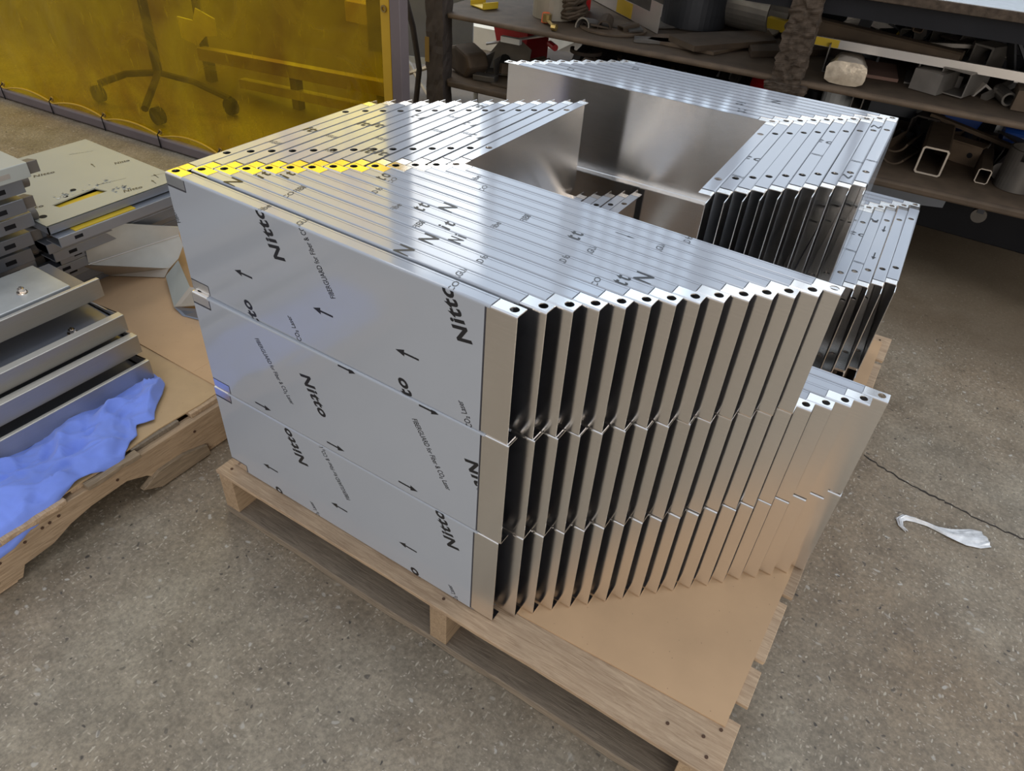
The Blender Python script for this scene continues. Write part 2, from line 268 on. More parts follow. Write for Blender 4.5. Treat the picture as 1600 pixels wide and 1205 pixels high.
# ---------------------------------------------------------------- mesh builder
class B:
    def __init__(s): s.v=[]; s.f=[]; s.m=[]; s.T=Matrix.Identity(4); s.k=0
    def at(s, loc=(0,0,0), rz=0, ry=0, rx=0):
        s.T = Matrix.Translation(loc) @ Matrix.Rotation(rz*DEG,4,'Z') @ Matrix.Rotation(ry*DEG,4,'Y') @ Matrix.Rotation(rx*DEG,4,'X'); return s
    def mat(s,k): s.k=k; return s
    def add(s, vs, fs):
        o=len(s.v); s.v += [s.T @ Vector(p) for p in vs]
        for f in fs: s.f.append([o+i for i in f]); s.m.append(s.k)
        return s
    def box(s, x0,x1,y0,y1,z0,z1):
        return s.add([(x0,y0,z0),(x1,y0,z0),(x1,y1,z0),(x0,y1,z0),(x0,y0,z1),(x1,y0,z1),(x1,y1,z1),(x0,y1,z1)],
            [(0,3,2,1),(4,5,6,7),(0,1,5,4),(1,2,6,5),(2,3,7,6),(3,0,4,7)])
    def rough(s, x0,x1,y0,y1,z0,z1, n=6, j=.01, seed=0, axis=0):
        # a sawn board with slightly uneven long edges
        R=random.Random(seed); vs=[]; fs=[]
        for i in range(n+1):
            t=i/n
            d=[R.uniform(-j,j) for _ in range(4)]
            if axis==0:
                x=x0+(x1-x0)*t
                vs += [(x+ (R.uniform(-j,j) if i in(0,n) else 0),y0+d[0],z0),(x,y1+d[1],z0),(x,y1+d[1],z1+d[3]*.25),(x,y0+d[0]*.6,z1+d[2]*.25)]
            else:
                y=y0+(y1-y0)*t
                vs += [(x1+d[0],y,z0),(x0+d[1],y,z0),(x0+d[1],y,z1+d[3]*.25),(x1+d[0]*.6,y,z1+d[2]*.25)]
        for i in range(n):
            a=4*i; b=a+4
            for q in range(4): fs.append((a+q,b+q,b+(q+1)%4,a+(q+1)%4)[::-1])
        fs.append((0,1,2,3)[::-1] if 0 else (3,2,1,0)[::-1]); fs.append((4*n+3,4*n+2,4*n+1,4*n))
        return s.add(vs,fs)
    def prism(s, poly, a, b, axis='y'):
        n=len(poly); vs=[]
        for t in (a,b):
            for p,q in poly:
                vs.append({'y':(p,t,q),'x':(t,p,q),'z':(p,q,t)}[axis])
        fs=[tuple(range(n))[::-1], tuple(range(n,2*n))]
        for i in range(n): fs.append((i,(i+1)%n,n+(i+1)%n,n+i))
        return s.add(vs,fs)
    def tube(s, r, ri, a, b, n=24, axis='x', a0=0, a1=360, mid=None):
        vs=[]; fs=[]; full = abs(a1-a0)>=360; k = n if full else n+1
        for t in (a,b):
            for rad in (r,ri):
                for i in range(k):
                    th=(a0+(a1-a0)*i/n)*DEG; c,sn=rad*math.cos(th),rad*math.sin(th)
                    vs.append({'x':(t,c,sn),'y':(c,t,sn),'z':(c,sn,t)}[axis])
        for i in range(n):
            j=(i+1)%k
            fs += [(i,j,2*k+j,2*k+i),(k+i,3*k+i,3*k+j,k+j),(i,k+i,k+j,j),(2*k+i,2*k+j,3*k+j,3*k+i)]
        if not full: fs += [(0,2*k,3*k,k),(n,k+n,3*k+n,2*k+n)]
        return s.add(vs,fs)
    def cyl(s, r, a, b, n=16, axis='z', r1=None):
        r1 = r if r1 is None else r1; vs=[]
        for t,rad in ((a,r),(b,r1)):
            for i in range(n):
                th=2*math.pi*i/n; c,sn=rad*math.cos(th),rad*math.sin(th)
                vs.append({'x':(t,c,sn),'y':(c,t,sn),'z':(c,sn,t)}[axis])
        return s.add(vs,[tuple(range(n))[::-1],tuple(range(n,2*n))]+[(i,(i+1)%n,n+(i+1)%n,n+i) for i in range(n)])
    def rhs(s, w, h, t, L, axis='y', c=.04):
        # hollow rectangular section with eased corners
        def ring(w,h,c): return [(-w/2+c,-h/2),(w/2-c,-h/2),(w/2,-h/2+c),(w/2,h/2-c),(w/2-c,h/2),(-w/2+c,h/2),(-w/2,h/2-c),(-w/2,-h/2+c)]
        o=ring(w,h,c); i_=ring(w-2*t,h-2*t,c*.6); vs=[]; 
        for q in (0,L):
            for p in o+i_: vs.append({'y':(p[0],q,p[1]),'x':(q,p[0],p[1])}[axis])
        fs=[]
        for i in range(8):
            j=(i+1)%8
            fs += [(i,j,16+j,16+i),(8+i,24+i,24+j,8+j),(i,8+i,8+j,j),(16+i,16+j,24+j,24+i)]
        return s.add(vs,fs)
    def path(s, pts, r, n=8):
        P=[Vector(p) for p in pts]; vs=[]; fs=[]
        for i,p in enumerate(P):
            d=(P[min(i+1,len(P)-1)]-P[max(i-1,0)]).normalized()
            a=d.cross(Vector((0,0,1)) if abs(d.z)<.9 else Vector((1,0,0))).normalized(); b=d.cross(a)
            for k in range(n):
                th=2*math.pi*k/n; vs.append(p+r*(math.cos(th)*a+math.sin(th)*b))
        for i in range(len(P)-1):
            for k in range(n): fs.append((i*n+k,(i+1)*n+k,(i+1)*n+(k+1)%n,i*n+(k+1)%n))
        fs += [tuple(range(n)), tuple(range((len(P)-1)*n,len(P)*n))[::-1]]
        return s.add(vs,fs)
    def sheet(s, pts, t=.012):
        # thick plate over an arbitrary planar-ish polygon of 3D points
        P=[Vector(p) for p in pts]; nrm=Vector((0,0,0))
        for i in range(len(P)): nrm += P[i].cross(P[(i+1)%len(P)])
        nrm.normalize(); n=len(P)
        return s.add([p for p in P]+[p-nrm*t for p in P],[tuple(range(n)),tuple(range(n,2*n))[::-1]]+[(i,n+i,n+(i+1)%n,(i+1)%n) for i in range(n)])
    def mesh(s, name, mats, base=(0,0,0), smooth=False, flip=True):
        me=bpy.data.meshes.new(name); bx=Vector(base)
        me.from_pydata([((p.x-bx.x)*U,(p.y-bx.y)*U,(p.z-bx.z)*U) for p in s.v],[],s.f)
        for q in (mats if isinstance(mats,(list,tuple)) else [mats]): me.materials.append(M[q])
        for p,k in zip(me.polygons,s.m): p.material_index=k
        if flip:
            bm=bmesh.new(); bm.from_mesh(me); bmesh.ops.recalc_face_normals(bm, faces=bm.faces); bm.to_mesh(me); bm.free()
        if smooth:
            for p in me.polygons: p.use_smooth=True
        me.update(); return me
def wpos(b): return Vector((b[0]*U,b[1]*U,(b[2]+ZD)*U))
def bevel(o, w=.012, seg=2):
    md=o.modifiers.new('bevel','BEVEL'); md.width=w*U; md.segments=seg; md.limit_method='ANGLE'; md.angle_limit=40*DEG
def tag(o, label=None, cat=None, group=None, kind=None):
    for k,v in (('label',label),('category',cat),('group',group),('kind',kind)):
        if v: o[k]=v
    return o
def empty(name, base, label, cat, group=None, rz=0):
    o=bpy.data.objects.new(name,None); o.empty_display_size=.05; COL.objects.link(o); o.location=wpos(base); o.rotation_euler=(0,0,rz)
    tag(o,label,cat,group); o['_b']=tuple(float(x) for x in base); return o
def part(name, b, mats, parent, bev=0, smooth=False, base=None, label=None):
    """a child mesh; vertices of b are in world units unless base is given"""
    root=parent
    while root.parent: root=root.parent
    bs = tuple(root['_b']) if base is None else base
    o=bpy.data.objects.new(name, b.mesh(name,mats,bs,smooth)); COL.objects.link(o); o.parent=parent
    if label: o['label']=label
    if bev: bevel(o,bev)
    return o
def thing(name, b, mats, base, label=None, cat=None, group=None, kind=None, bev=0, smooth=False):
    o=bpy.data.objects.new(name, b.mesh(name,mats,base,smooth)); COL.objects.link(o); o.location=wpos(base); o['_b']=tuple(float(x) for x in base)
    tag(o,label,cat,group,kind)
    if bev: bevel(o,bev)
    return o

# ---------------------------------------------------------------- printed text
_tc={}
def text2d(s, size=1, bold=0, shear=0, space=1):
    key=(s,bold,shear,space)
    if key not in _tc:
        c=bpy.data.curves.new('t','FONT'); c.body=s; c.size=1; c.offset=bold; c.shear=shear; c.space_character=space; c.resolution_u=3
        o=bpy.data.objects.new('t',c); COL.objects.link(o); bpy.context.view_layer.update()
        me=o.evaluated_get(bpy.context.evaluated_depsgraph_get()).to_mesh()
        vs=[(v.co.x,v.co.y) for v in me.vertices]; fs=[tuple(p.vertices) for p in me.polygons]
        o.to_mesh_clear(); bpy.data.objects.remove(o); bpy.data.curves.remove(c)
        x0=min(v[0] for v in vs); x1=max(v[0] for v in vs); y0=min(v[1] for v in vs); y1=max(v[1] for v in vs)
        _tc[key]=([(x-(x0+x1)/2,y-(y0+y1)/2) for x,y in vs],fs,x1-x0,y1-y0)
    return _tc[key]
ARROW=([(-.5,-.045),(.12,-.045),(.12,-.16),(.5,0),(.12,.16),(.12,.045),(-.5,.045)],[(0,1,5,6),(2,3,4),(1,2,4,5)],1,.32)
class Print:
    """flat print collected in a 2D plane, clipped to a rectangle"""
    def __init__(s): s.items=[]
    def put(s, glyph, cx, cy, ang,  length=None, height=None, clip=None, mat=0):
        kind = 'printed_arrow' if glyph is ARROW else 'printed_word'
        vs,fs,w,h=glyph; k=(length/w) if length else height/h
        ky=(height/h) if (length and height) else k
        c,sn=math.cos(ang*DEG),math.sin(ang*DEG)
        P=[(cx+c*x*k-sn*y*ky, cy+sn*x*k+c*y*ky) for x,y in vs]
        bm=bmesh.new(); V=[bm.verts.new((x,y,0)) for x,y in P]
        for f in fs:
            try: bm.faces.new([V[i] for i in f])
            except ValueError: pass
        if clip:
            x0,x1,y0,y1=clip
            for co,no in (((x0,0,0),(-1,0,0)),((x1,0,0),(1,0,0)),((0,y0,0),(0,-1,0)),((0,y1,0),(0,1,0))):
                g=bm.verts[:]+bm.edges[:]+bm.faces[:]
                if not g: break
                bmesh.ops.bisect_plane(bm,geom=g,plane_co=co,plane_no=no,clear_outer=True)
        bm.verts.index_update()
        s.items.append((kind,[(v.co.x,v.co.y) for v in bm.verts],[tuple(v.index for v in f.verts) for f in bm.faces],mat)); bm.free()
    def parts(s, fn, mats, parent):
        for kind,vs,fs,mt in s.items:
            if not fs: continue
            bb=B().add([fn(x,y) for x,y in vs],fs); part(kind,bb,mats[mt],parent)
LOGO=lambda t: text2d(t,1,.034,.28,1.12) if len(t)>2 else text2d(t,1,.018,.28,1.35)
SMALL=lambda t: text2d(t,1,.010,.15,1.0)

# ================================================================= SETTING
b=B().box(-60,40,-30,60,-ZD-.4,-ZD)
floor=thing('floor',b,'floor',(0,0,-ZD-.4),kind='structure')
R=random.Random(3)
def crack(pts, w=.012, seed=1):
    Rr=random.Random(seed); P=[]
    for i in range(len(pts)-1):
        for k in range(10):
            t=k/10; P.append((pts[i][0]+(pts[i+1][0]-pts[i][0])*t+Rr.uniform(-.018,.018), pts[i][1]+(pts[i+1][1]-pts[i][1])*t+Rr.uniform(-.018,.018)))
    P.append(pts[-1]); bb=B(); vs=[]; fs=[]
    for i,(x,y) in enumerate(P):
        ww=w*Rr.uniform(.5,1.3); vs += [(x,y-ww,-ZD+.004),(x,y+ww,-ZD+.004),(x,y,-ZD-.02)]
    for i in range(len(P)-1): fs += [(3*i,3*i+3,3*i+4,3*i+1),(3*i,3*i+2,3*i+5,3*i+3)]
    return bb.add(vs,fs)
crk=part('floor_crack',crack([(5.3,4.78),(5.75,4.62),(6.2,4.55),(6.6,4.48),(7.1,4.46),(8.2,4.2)]),'crack',floor)
# back wall with four tall window bands (seen mirrored in the steel)
wy=30
wb=B(); xs=[-60]+[c for w in WINX for c in w]+[40]
for i in range(0,len(xs)-1,2): wb.box(xs[i],xs[i+1],wy,wy+1,-ZD,34)
for a,c in WINX: wb.box(a,c,wy,wy+1,-ZD,7.4).box(a,c,wy,wy+1,27,34)
thing('wall_back',wb,'wall',(0,wy,-ZD),kind='structure')
for k,(a,c) in enumerate(WINX):
    fb=B()
    n=8 if k==4 else 2
    for q in range(n+1):
        x=a+(c-a)*q/n; hw=.23 if k==4 else .16; fb.box(x-hw,x+hw,wy-1.2,wy-.95,7.4,27)
    for q in range(4):
        z=7.4+19.6*q/3; fb.box(a,c,wy-1.2,wy-.95,z-.14,z+.14)
    wo=thing('window_%d'%(k+1),fb,'railgrey',((a+c)/2,wy-1,7.4),kind='structure')
    part('pane',B().box(a,c,wy-1.1,wy-1.08,7.4,27),'glass',wo)

# ================================================================= L-SHAPED STEEL PANELS
LA,LB,WF,TAB=3.075,2.185,.1065,.125
RB=.014
def panel_cells(H=.992):
    """cells of the outer skin: (verts, normals, tag); tag F = under film, P = bare"""
    C=[]; LEG=[0]
    prof=[((WF,0),(0,-1)),((RB,0),(0,-1))]
    for k in (1,2): 
        a=(90*k/3)*DEG; prof.append(((RB-RB*math.sin(a),RB-RB*math.cos(a)),(-math.sin(a),-math.cos(a))))
    prof.append(((0,RB),(-1,0))); 
    top=[((p[0],H-p[1]),(n[0],-n[1])) for p,n in prof][::-1]
    def leg(sw, length, flange0, bare_w0, bare_w1, bare_f0, bare_f1, holes, web0, tabl):
        def P(s,n,z): return (s,n,z) if not sw else (n,s,z)
        def put(a,c,p,q,tg):
            vs=[P(a,*p[0]),P(c,*p[0]),P(c,*q[0]),P(a,*q[0])]
            ns=[P(0,*p[1])]*2+[P(0,*q[1])]*2
            C.append((vs,ns,tg,sw))
        # web (vertical)
        br=[web0,bare_w0,bare_w1,length]
        # corner patch: bare only .10 from the top and bottom at the corner end, bare full height at the open end
        for i,(a,c) in enumerate(((br[0],br[1]),(br[1],br[2]),(br[2],br[3]))):
            if c-a<1e-6: continue
            if i==0:
                put(a,c,((0,RB),(-1,0)),((0,.1),(-1,0)),'P'); put(a,c,((0,.1),(-1,0)),((0,H-.1),(-1,0)),'F'); put(a,c,((0,H-.1),(-1,0)),((0,H-RB),(-1,0)),'P')
            else: put(a,c,((0,RB),(-1,0)),((0,H-RB),(-1,0)),'F' if i==1 else 'P')
        if tabl:
            vs=[P(length,0,RB),P(length+tabl,0,.02),P(length+tabl,0,H-.018),P(length,0,H-RB)]
            C.append((vs,[P(0,-1,0)]*4,'P',sw))
        # bends and flanges
        for seq in (prof,top):
            for i in range(len(seq)-1):
                p,q=seq[i],seq[i+1]
                flat = abs(p[0][1]-q[0][1])<1e-9
                f0 = flange0 if flat else web0
                for a,c,tg in ((f0,bare_f0,'P'),(bare_f0,length-bare_f1,'F'),(length-bare_f1,length,'P')):
                    if not flat:
                        put(a,c,p,q,tg); continue
                    hs=[h for h in holes if a<h<c]
                    cuts=[a]
                    for h in hs: cuts += [h-.047,h+.047]
                    cuts.append(c)
                    for j in range(0,len(cuts),2):
                        if cuts[j+1]-cuts[j]>1e-6: put(cuts[j],cuts[j+1],p,q,tg)
                    z=p[0][1]; nz=p[1][1]; n0,n1=sorted((p[0][0],q[0][0]))
                    for h in hs:
                        K=16; ring=[];sqr=[]
                        hn=.058
                        for k in range(K):
                            th=2*math.pi*k/K; cx,sx=math.cos(th),math.sin(th); mm=max(abs(cx),abs(sx))
                            ring.append(P(h+.030*cx,hn+.030*sx,z))
                            px,py=cx/mm,sx/mm
                            sqr.append(P(h+.047*px, hn+(n1-hn if py>0 else hn-n0)*py, z))
                        for k in range(K):
                            j2=(k+1)%K; C.append(([ring[k],sqr[k],sqr[j2],ring[j2]],[P(0,0,nz)]*4,tg,sw))
    leg(False, LA, RB, .22, LA-.215, .19, .185, [.062, LA-.055], RB, 0)
    leg(True, LB, WF+.006, .10, LB-.10, .205, .095, [.52,1.83], RB, TAB)
    # rounded outside corner
    arc=[(RB-RB*math.cos(a*DEG),RB-RB*math.sin(a*DEG)) for a in (0,30,60,90)]
    for k in range(3):
        (x0,y0),(x1,y1)=arc[k],arc[k+1]
        n0=((x0-RB)/RB,(y0-RB)/RB,0); n1=((x1-RB)/RB,(y1-RB)/RB,0)
        C.append(([(x0,y0,RB),(x1,y1,RB),(x1,y1,H-RB),(x0,y0,H-RB)],[n0,n1,n1,n0],'P',0))
        for z0,z1,s in ((RB,0,-1),(H-RB,H,1)):
            C.append(([(x0,y0,z0),(x1,y1,z0),(RB,RB,z1)],[n0,n1,(0,0,s)],'P',0))
    return C
def cells_mesh(name, cells, off, mats, sel=None, idx=None):
    bm=bmesh.new()
    for vs,ns,tg,sw in cells:
        if sel and tg!=sel: continue
        V=[bm.verts.new(Vector(v)+Vector(n)*off) for v,n in zip(vs,ns)]
        f=bm.faces.new(V); f.material_index=int(sw) if not sel else 0
        f.normal_update()
        if f.normal.dot(Vector(ns[0]))<0: f.normal_flip()
    bmesh.ops.remove_doubles(bm,verts=bm.verts,dist=1e-5)
    bmesh.ops.scale(bm,vec=(U,U,U),verts=bm.verts)
    me=bpy.data.meshes.new(name); bm.to_mesh(me); bm.free()
    for q in mats: me.materials.append(M[q])
    return me
CELLS=panel_cells()
ME_BODY=cells_mesh('steel_shell',CELLS,0,['bare','bare2'])
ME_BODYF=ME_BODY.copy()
for q in ('bareshade','bare2'): ME_BODYF.materials.append(M[q])
ME_FILM=cells_mesh('protective_film',CELLS,.0022,['film','filmedge'],'F')
# dark cut lines where the film was trimmed back
eb=B(); w_=.005; H_=.992
o_=-.0026
eb.box(LA-.215-w_,LA-.215+w_,o_,o_+.001,RB,H_-RB)
for z in (.1,H_-.1): eb.box(RB,.22,o_,o_+.001,z-w_,z+w_)
for z0,z1 in ((RB,.1),(H_-.1,H_-RB)): eb.box(.22-w_,.22+w_,o_,o_+.001,z0,z1)
zt=H_+.0024
eb.box(.19-.002,.19+.002,RB,WF,zt,zt+.0006).box(LA-.185-.002,LA-.185+.002,RB,WF,zt,zt+.0006)
eb.box(RB,WF,.205-.002,.205+.002,zt,zt+.0006).box(RB,WF,LB-.097,LB-.093,zt,zt+.0006)
eb.box(.19,LA-.19,WF-.020,WF-.0185,zt,zt+.0006)
ME_EDGE=eb.mesh('edge','filmedge',(0,0,0))
bm=bmesh.new(); bm.from_mesh(ME_FILM); k0=len(bm.faces); bm.from_mesh(ME_EDGE); bm.faces.ensure_lookup_table()
for f in bm.faces[k0:]: f.material_index=1
bm.to_mesh(ME_FILM); bm.free()

ORD='first second third fourth fifth sixth seventh eighth ninth tenth eleventh twelfth thirteenth fourteenth fifteenth sixteenth seventeenth eighteenth nineteenth'.split()
PN={}
def panel(nest, tier, i, x, y, z, rz, label, group):
    covered = nest=='front' and i < {3:13,2:18,1:18}[tier]
    o=bpy.data.objects.new('steel_casing',None); o.empty_display_size=.05; COL.objects.link(o)
    o.location=wpos((x,y,z)); o.rotation_euler=(0,0,rz); o['_b']=(0.,0.,0.)
    tag(o,label,'casing',group)
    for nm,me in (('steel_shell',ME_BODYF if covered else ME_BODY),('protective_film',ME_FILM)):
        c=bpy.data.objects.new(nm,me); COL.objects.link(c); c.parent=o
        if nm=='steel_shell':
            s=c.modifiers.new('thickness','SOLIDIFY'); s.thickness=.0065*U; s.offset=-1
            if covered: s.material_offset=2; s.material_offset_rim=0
    PN[(nest,tier,i)]=o
    return o
DX,DY,G=.11102,.11171,.02793
def ord_front(i,n): return 'frontmost' if i==0 else ('rearmost' if i==n-1 else ORD[i]+' from the front')
tiers={3:'top',2:'middle',1:'bottom'}
for tier,n in ((3,14),(2,19),(1,19)):
    for i in range(n):
        x,y=i*DX,i*DY+(G if i else 0)
        jit=random.uniform(-.004,.004)
        rz=0
        if tier==3:
            c,s=math.cos(-.01082),math.sin(-.01082); x,y=c*x-s*y-.01477,s*x+c*y+.03512; rz=-.01082
        elif tier==2: pass
        x+=jit*(i>0); y+=random.uniform(-.004,.004)*(i>0)
        if tier==1 and i==0: x-=.02
        panel('front',tier,i,x,y,(tier-1)*1.0-(.008 if tier==3 else 0),rz+random.uniform(-.0008,.0008),
            'bent L-shaped steel casing, %s in the %s tier of the front-left nest'%(ord_front(i,n),tiers[tier]),'steel casings in the front-left nest, %s tier'%tiers[tier])
PX,PY,A2=3.2506,4.5348,.04362
for tier,n in ((3,10),(2,15),(1,15)):
    for j in range(n):
        lx,ly=j*.11011,j*.10963
        x=PX+math.cos(A2)*lx-math.sin(A2)*ly+random.uniform(-.003,.003); y=PY+math.sin(A2)*lx+math.cos(A2)*ly
        panel('rear',tier,j,x,y,(tier-1)*1.0-(.008 if tier==3 else 0),math.pi+A2+random.uniform(-.0008,.0008),
            'bent L-shaped steel casing, %s in the %s tier of the rear-right nest'%('innermost' if j==0 else ('outermost' if j==n-1 else ORD[j]+' from the inside'),tiers[tier]),'steel casings in the rear-right nest, %s tier'%tiers[tier])
# printing on the front faces -------------------------------------------------
def web_print(tier, items):
    pr=Print(); clip=(.01,LA-.222,.004,.988)
    for kind,x,z,ang,ln in items:
        z=z-(tier-1)
        if kind=='arrow': pr.put(ARROW,x,z,ang,length=ln,height=.055,clip=clip)
        elif kind.startswith('*'): pr.put(LOGO(kind[1:]),x,z,ang,length=ln,height=(.112 if 'N' in kind else .08),clip=clip)
        else: pr.put(SMALL(kind),x,z,ang,length=ln,height=.060,clip=clip)
    return pr
LONG='FIBERGUARD for Fiber & CO\u2082 Laser'
faces={3:[('*Nitto',1.06,2.83,116,.40),('*Nitto',2.645,2.83,116,.40),(LONG,1.484,2.83,117,.64),('arrow',.70,2.392,180,.19),('arrow',1.505,2.385,180,.19),('arrow',2.26,2.362,180,.20),
          ('CO\u2082 Laser',1.18,2.11,116,.21),('CO\u2082 Laser',2.74,2.095,116,.21),('*Nitto',.74,2.27-.30,116,.40),('*Nitto',2.27,2.25-.30,116,.40),(LONG,-.10,2.88,117,.64)],
       2:[('*Nitto',1.305,1.54,-64,.40),('*Nitto',2.87,1.535,-64,.40),(LONG,.876,1.57,-60,.61),(LONG,2.45,1.555,-60,.62),('arrow',.64,1.085,0,.19),('arrow',1.47,1.083,0,.19),('arrow',2.22,1.085,0,.19),
          ('arrow',1.685,1.975,0,.17),('arrow',2.43,1.975,0,.17)],
       1:[('*Nitto',.985,.785,116,.40),('*Nitto',2.60,.82,116,.40),(LONG,1.427,.773,118,.63),('arrow',.585,.292,180,.19),('arrow',1.44,.315,180,.19),('arrow',2.21,.328,180,.19),
          ('*Nitto',.70,-.12,116,.40),('*Nitto',2.33,-.10,116,.40),('CO\u2082 Laser',1.12,.06,116,.21),('CO\u2082 Laser',2.69,.06,116,.21)]}
for tier,items in faces.items():
    web_print(tier,items).parts(lambda x,z:(x,-.0032,z),['ink'],PN[('front',tier,0)])
# fragments of the same print that run over the narrow top flanges ---------------
FA=[(1,.41,'N'),(1,1.99,'N'),(3,1.79,'N'),(5,1.54,'it'),(4,1.82,'Ni'),(7,1.16,'N'),(6,1.12,'tt'),(9,1.84,'tt'),(6,2.69,'tt'),(7,2.68,'N'),(3,.24,'it'),(4,.26,'it'),(8,.36,'to'),
    (0,2.60,'s'),(0,1.00,'s'),(3,.62,'s'),(0,1.34,'s'),(6,.71,'s'),(8,.46,'s'),(5,1.10,'s'),(4,1.50,'s'),(1,2.43,'s'),(3,2.21,'s'),(11,.72,'s'),(7,1.57,'s'),(9,1.44,'s'),(8,2.14,'s'),(6,2.28,'s'),(5,2.69,'s'),(12,.45,'s'),(11,1.89,'l'),(11,2.15,'s'),(13,2.03,'s'),(2,.75,'s')]
SMF=['FIBE','RGUA','RD for','CO\u2082','Fiber']
byp={}
for q,(i,x,s) in enumerate(FA): byp.setdefault(i,[]).append((x,s,q))
zt=H_+.0034
for i,L in byp.items():
    pr=Print(); clip=(.2,LA-.19,.006,WF-.002)
    for x,s,q in L:
        if s=='s': pr.put(SMALL(SMF[q%5]),x,.056,100,length=.15,height=.05,clip=clip,mat=1)
        elif s=='l': pr.put(ARROW,x,.056,0,length=.15,height=.02,clip=clip)
        elif s=='N': pr.put(LOGO(s),x,.052,100,height=.12,clip=clip)
        else: pr.put(LOGO(s),x,.054,100,length=.115,height=.10,clip=clip)
    pr.parts(lambda x,y:(x,y,zt),['ink','inkgrey'],PN[('front',3,i)])
FBn=[(1,1.17,'Nitto'),(3,1.36,'Nitto'),(4,1.30,'Nitto'),(7,.47,'Nitto'),(8,.40,'Nitto'),(5,1.60,'ti'),(9,1.33,'ti'),(7,2.0,'Nitto'),(1,.77,'s'),(3,.95,'s'),(5,.49,'s'),(7,1.58,'s'),(6,.85,'s'),(8,1.10,'s'),(10,1.0,'s'),(11,.9,'ti')]
byp={}
for q,(i,y,s) in enumerate(FBn): byp.setdefault(i,[]).append((y,s,q))
for i,L in byp.items():
    pr=Print(); clip=(.006,WF-.002,.21,LB-.1)
    for y,s,q in L:
        if s=='s': pr.put(SMALL('FIBERGUARD'),.05,y,8,length=.26,height=.05,clip=clip,mat=1)
        else: pr.put(LOGO(s),.05,y,8,length=.34 if s=='Nitto' else .2,height=.11,clip=clip)
    pr.parts(lambda x,y:(x,y,zt),['ink','inkgrey'],PN[('front',3,i)])
FD={3:[(1,1.29,'to'),(5,.85,'to'),(8,.38,'N'),(8,1.94,'Ni'),(5,1.26,'s'),(8,1.52,'s'),(1,1.78,'s'),(9,1.52,'s')],2:[(11,.50,'Ni'),(12,.77,'a'),(12,1.49,'a'),(10,.85,'to'),(10,1.29,'s'),(11,1.62,'s')]}
for tier,LL in FD.items():
    byp={}
    for i,y,s in LL: byp.setdefault(i,[]).append((y,s))
    for i,L in byp.items():
        pr=Print(); clip=(.004,WF-.002,.21,LB-.1)
        for y,s in L:
            if s=='s': pr.put(SMALL('FIBERG'),.052,y,180,length=.10,height=.035,clip=clip,mat=1)
            elif s=='a': pr.put(ARROW,.052,y,90,length=.17,height=.045,clip=clip)
            else: pr.put(LOGO(s),.052,y,185,height=.09,clip=clip)
        pr.parts(lambda x,y:(x,y,zt),['ink','inkgrey'],PN[('rear',tier,i)])
for i,x,s in ((3,.8,'it'),(6,.85,'N'),(1,.5,'tt'),(2,2.6,'s'),(7,2.6,'s')):
    pr=Print(); pr.put(LOGO(s) if s!='s' else SMALL('CO\u2082'),x,.052,100,height=.10,clip=(.2,LA-.2,.004,WF-.002))
    pr.parts(lambda x,y:(x,y,zt),['ink','inkgrey'],PN[('rear',3,i)])

# ================================================================= MAIN PALLET
TB=.055
pal=empty('wooden_pallet',(2.5,3,-ZD),'pine pallet carrying the nested steel panels on brown cardboard','pallet')
yk=-.15; k=0
ybd=[(-.15,.34),(.50,.86),(.94,1.60),(1.70,2.32),(2.42,3.05),(3.16,3.78),(3.90,4.46),(4.60,5.20),(5.34,5.90),(6.02,6.62)]
for k,(a,c) in enumerate(ybd):
    bb=B().rough(-.10,5.08+random.uniform(-.03,.03),a,c,-TB,-.012,10,.010 if k else .006,seed=k)
    part('deck_board',bb,'wood',pal,bev=.006)
for k,(x0,x1) in enumerate(((-.07,.11),(2.52,2.70),(4.78,4.97))):
    bb=B().rough(x0,x1,-.145,6.60,-.50,-TB,10,.006,seed=20+k,axis=1); part('stringer',bb,'woody',pal,bev=.006)
for k,(a,c) in enumerate(((-.15,.38),(1.4,1.9),(3.0,3.5),(4.6,5.1),(6.1,6.62))):
    bb=B().rough(-.09,5.06,a,c,-ZD+.004,-.50,14,.012,seed=40+k); part('bottom_board',bb,'woodgrey' if k==0 else 'wood',pal,bev=.006)
for (a,c) in ybd:
    for x in (4.93,):
        for y in (a+.12,c-.12): part('nail',B().at((x+random.uniform(-.04,.03),y,0)).cyl(.014,-.02,-.006,8),'nail',pal)
for x,y in ((4.60,.04),(4.86,.10),(2.6,-.05),(.02,-.05)): part('nail',B().at((x,y,0)).cyl(.014,-.02,-.006,8),'nail',pal)
# cardboard sheet between panels and deck
cb=B(); cp=[(.25,.24),(3.10,.20),(3.22,.185),(3.73,.205),(4.28,.232),(4.97,.256),(4.99,1.5),(5.0,1.87),(5.0,4.2),(4.98,6.45),(-.02,6.45),(-.02,.26)]
cb.prism(cp,-.012,-.001,'z')
thing('cardboard_sheet',cb,'card',(2.5,3.2,-.012),'brown cardboard sheet lying under the nested steel panels','cardboard')

# ================================================================= LEFT PALLET AND ITS LOAD
lp=empty('wooden_pallet',(-3.4,0,-ZD),'weathered pallet with notched side board at the left edge','pallet')
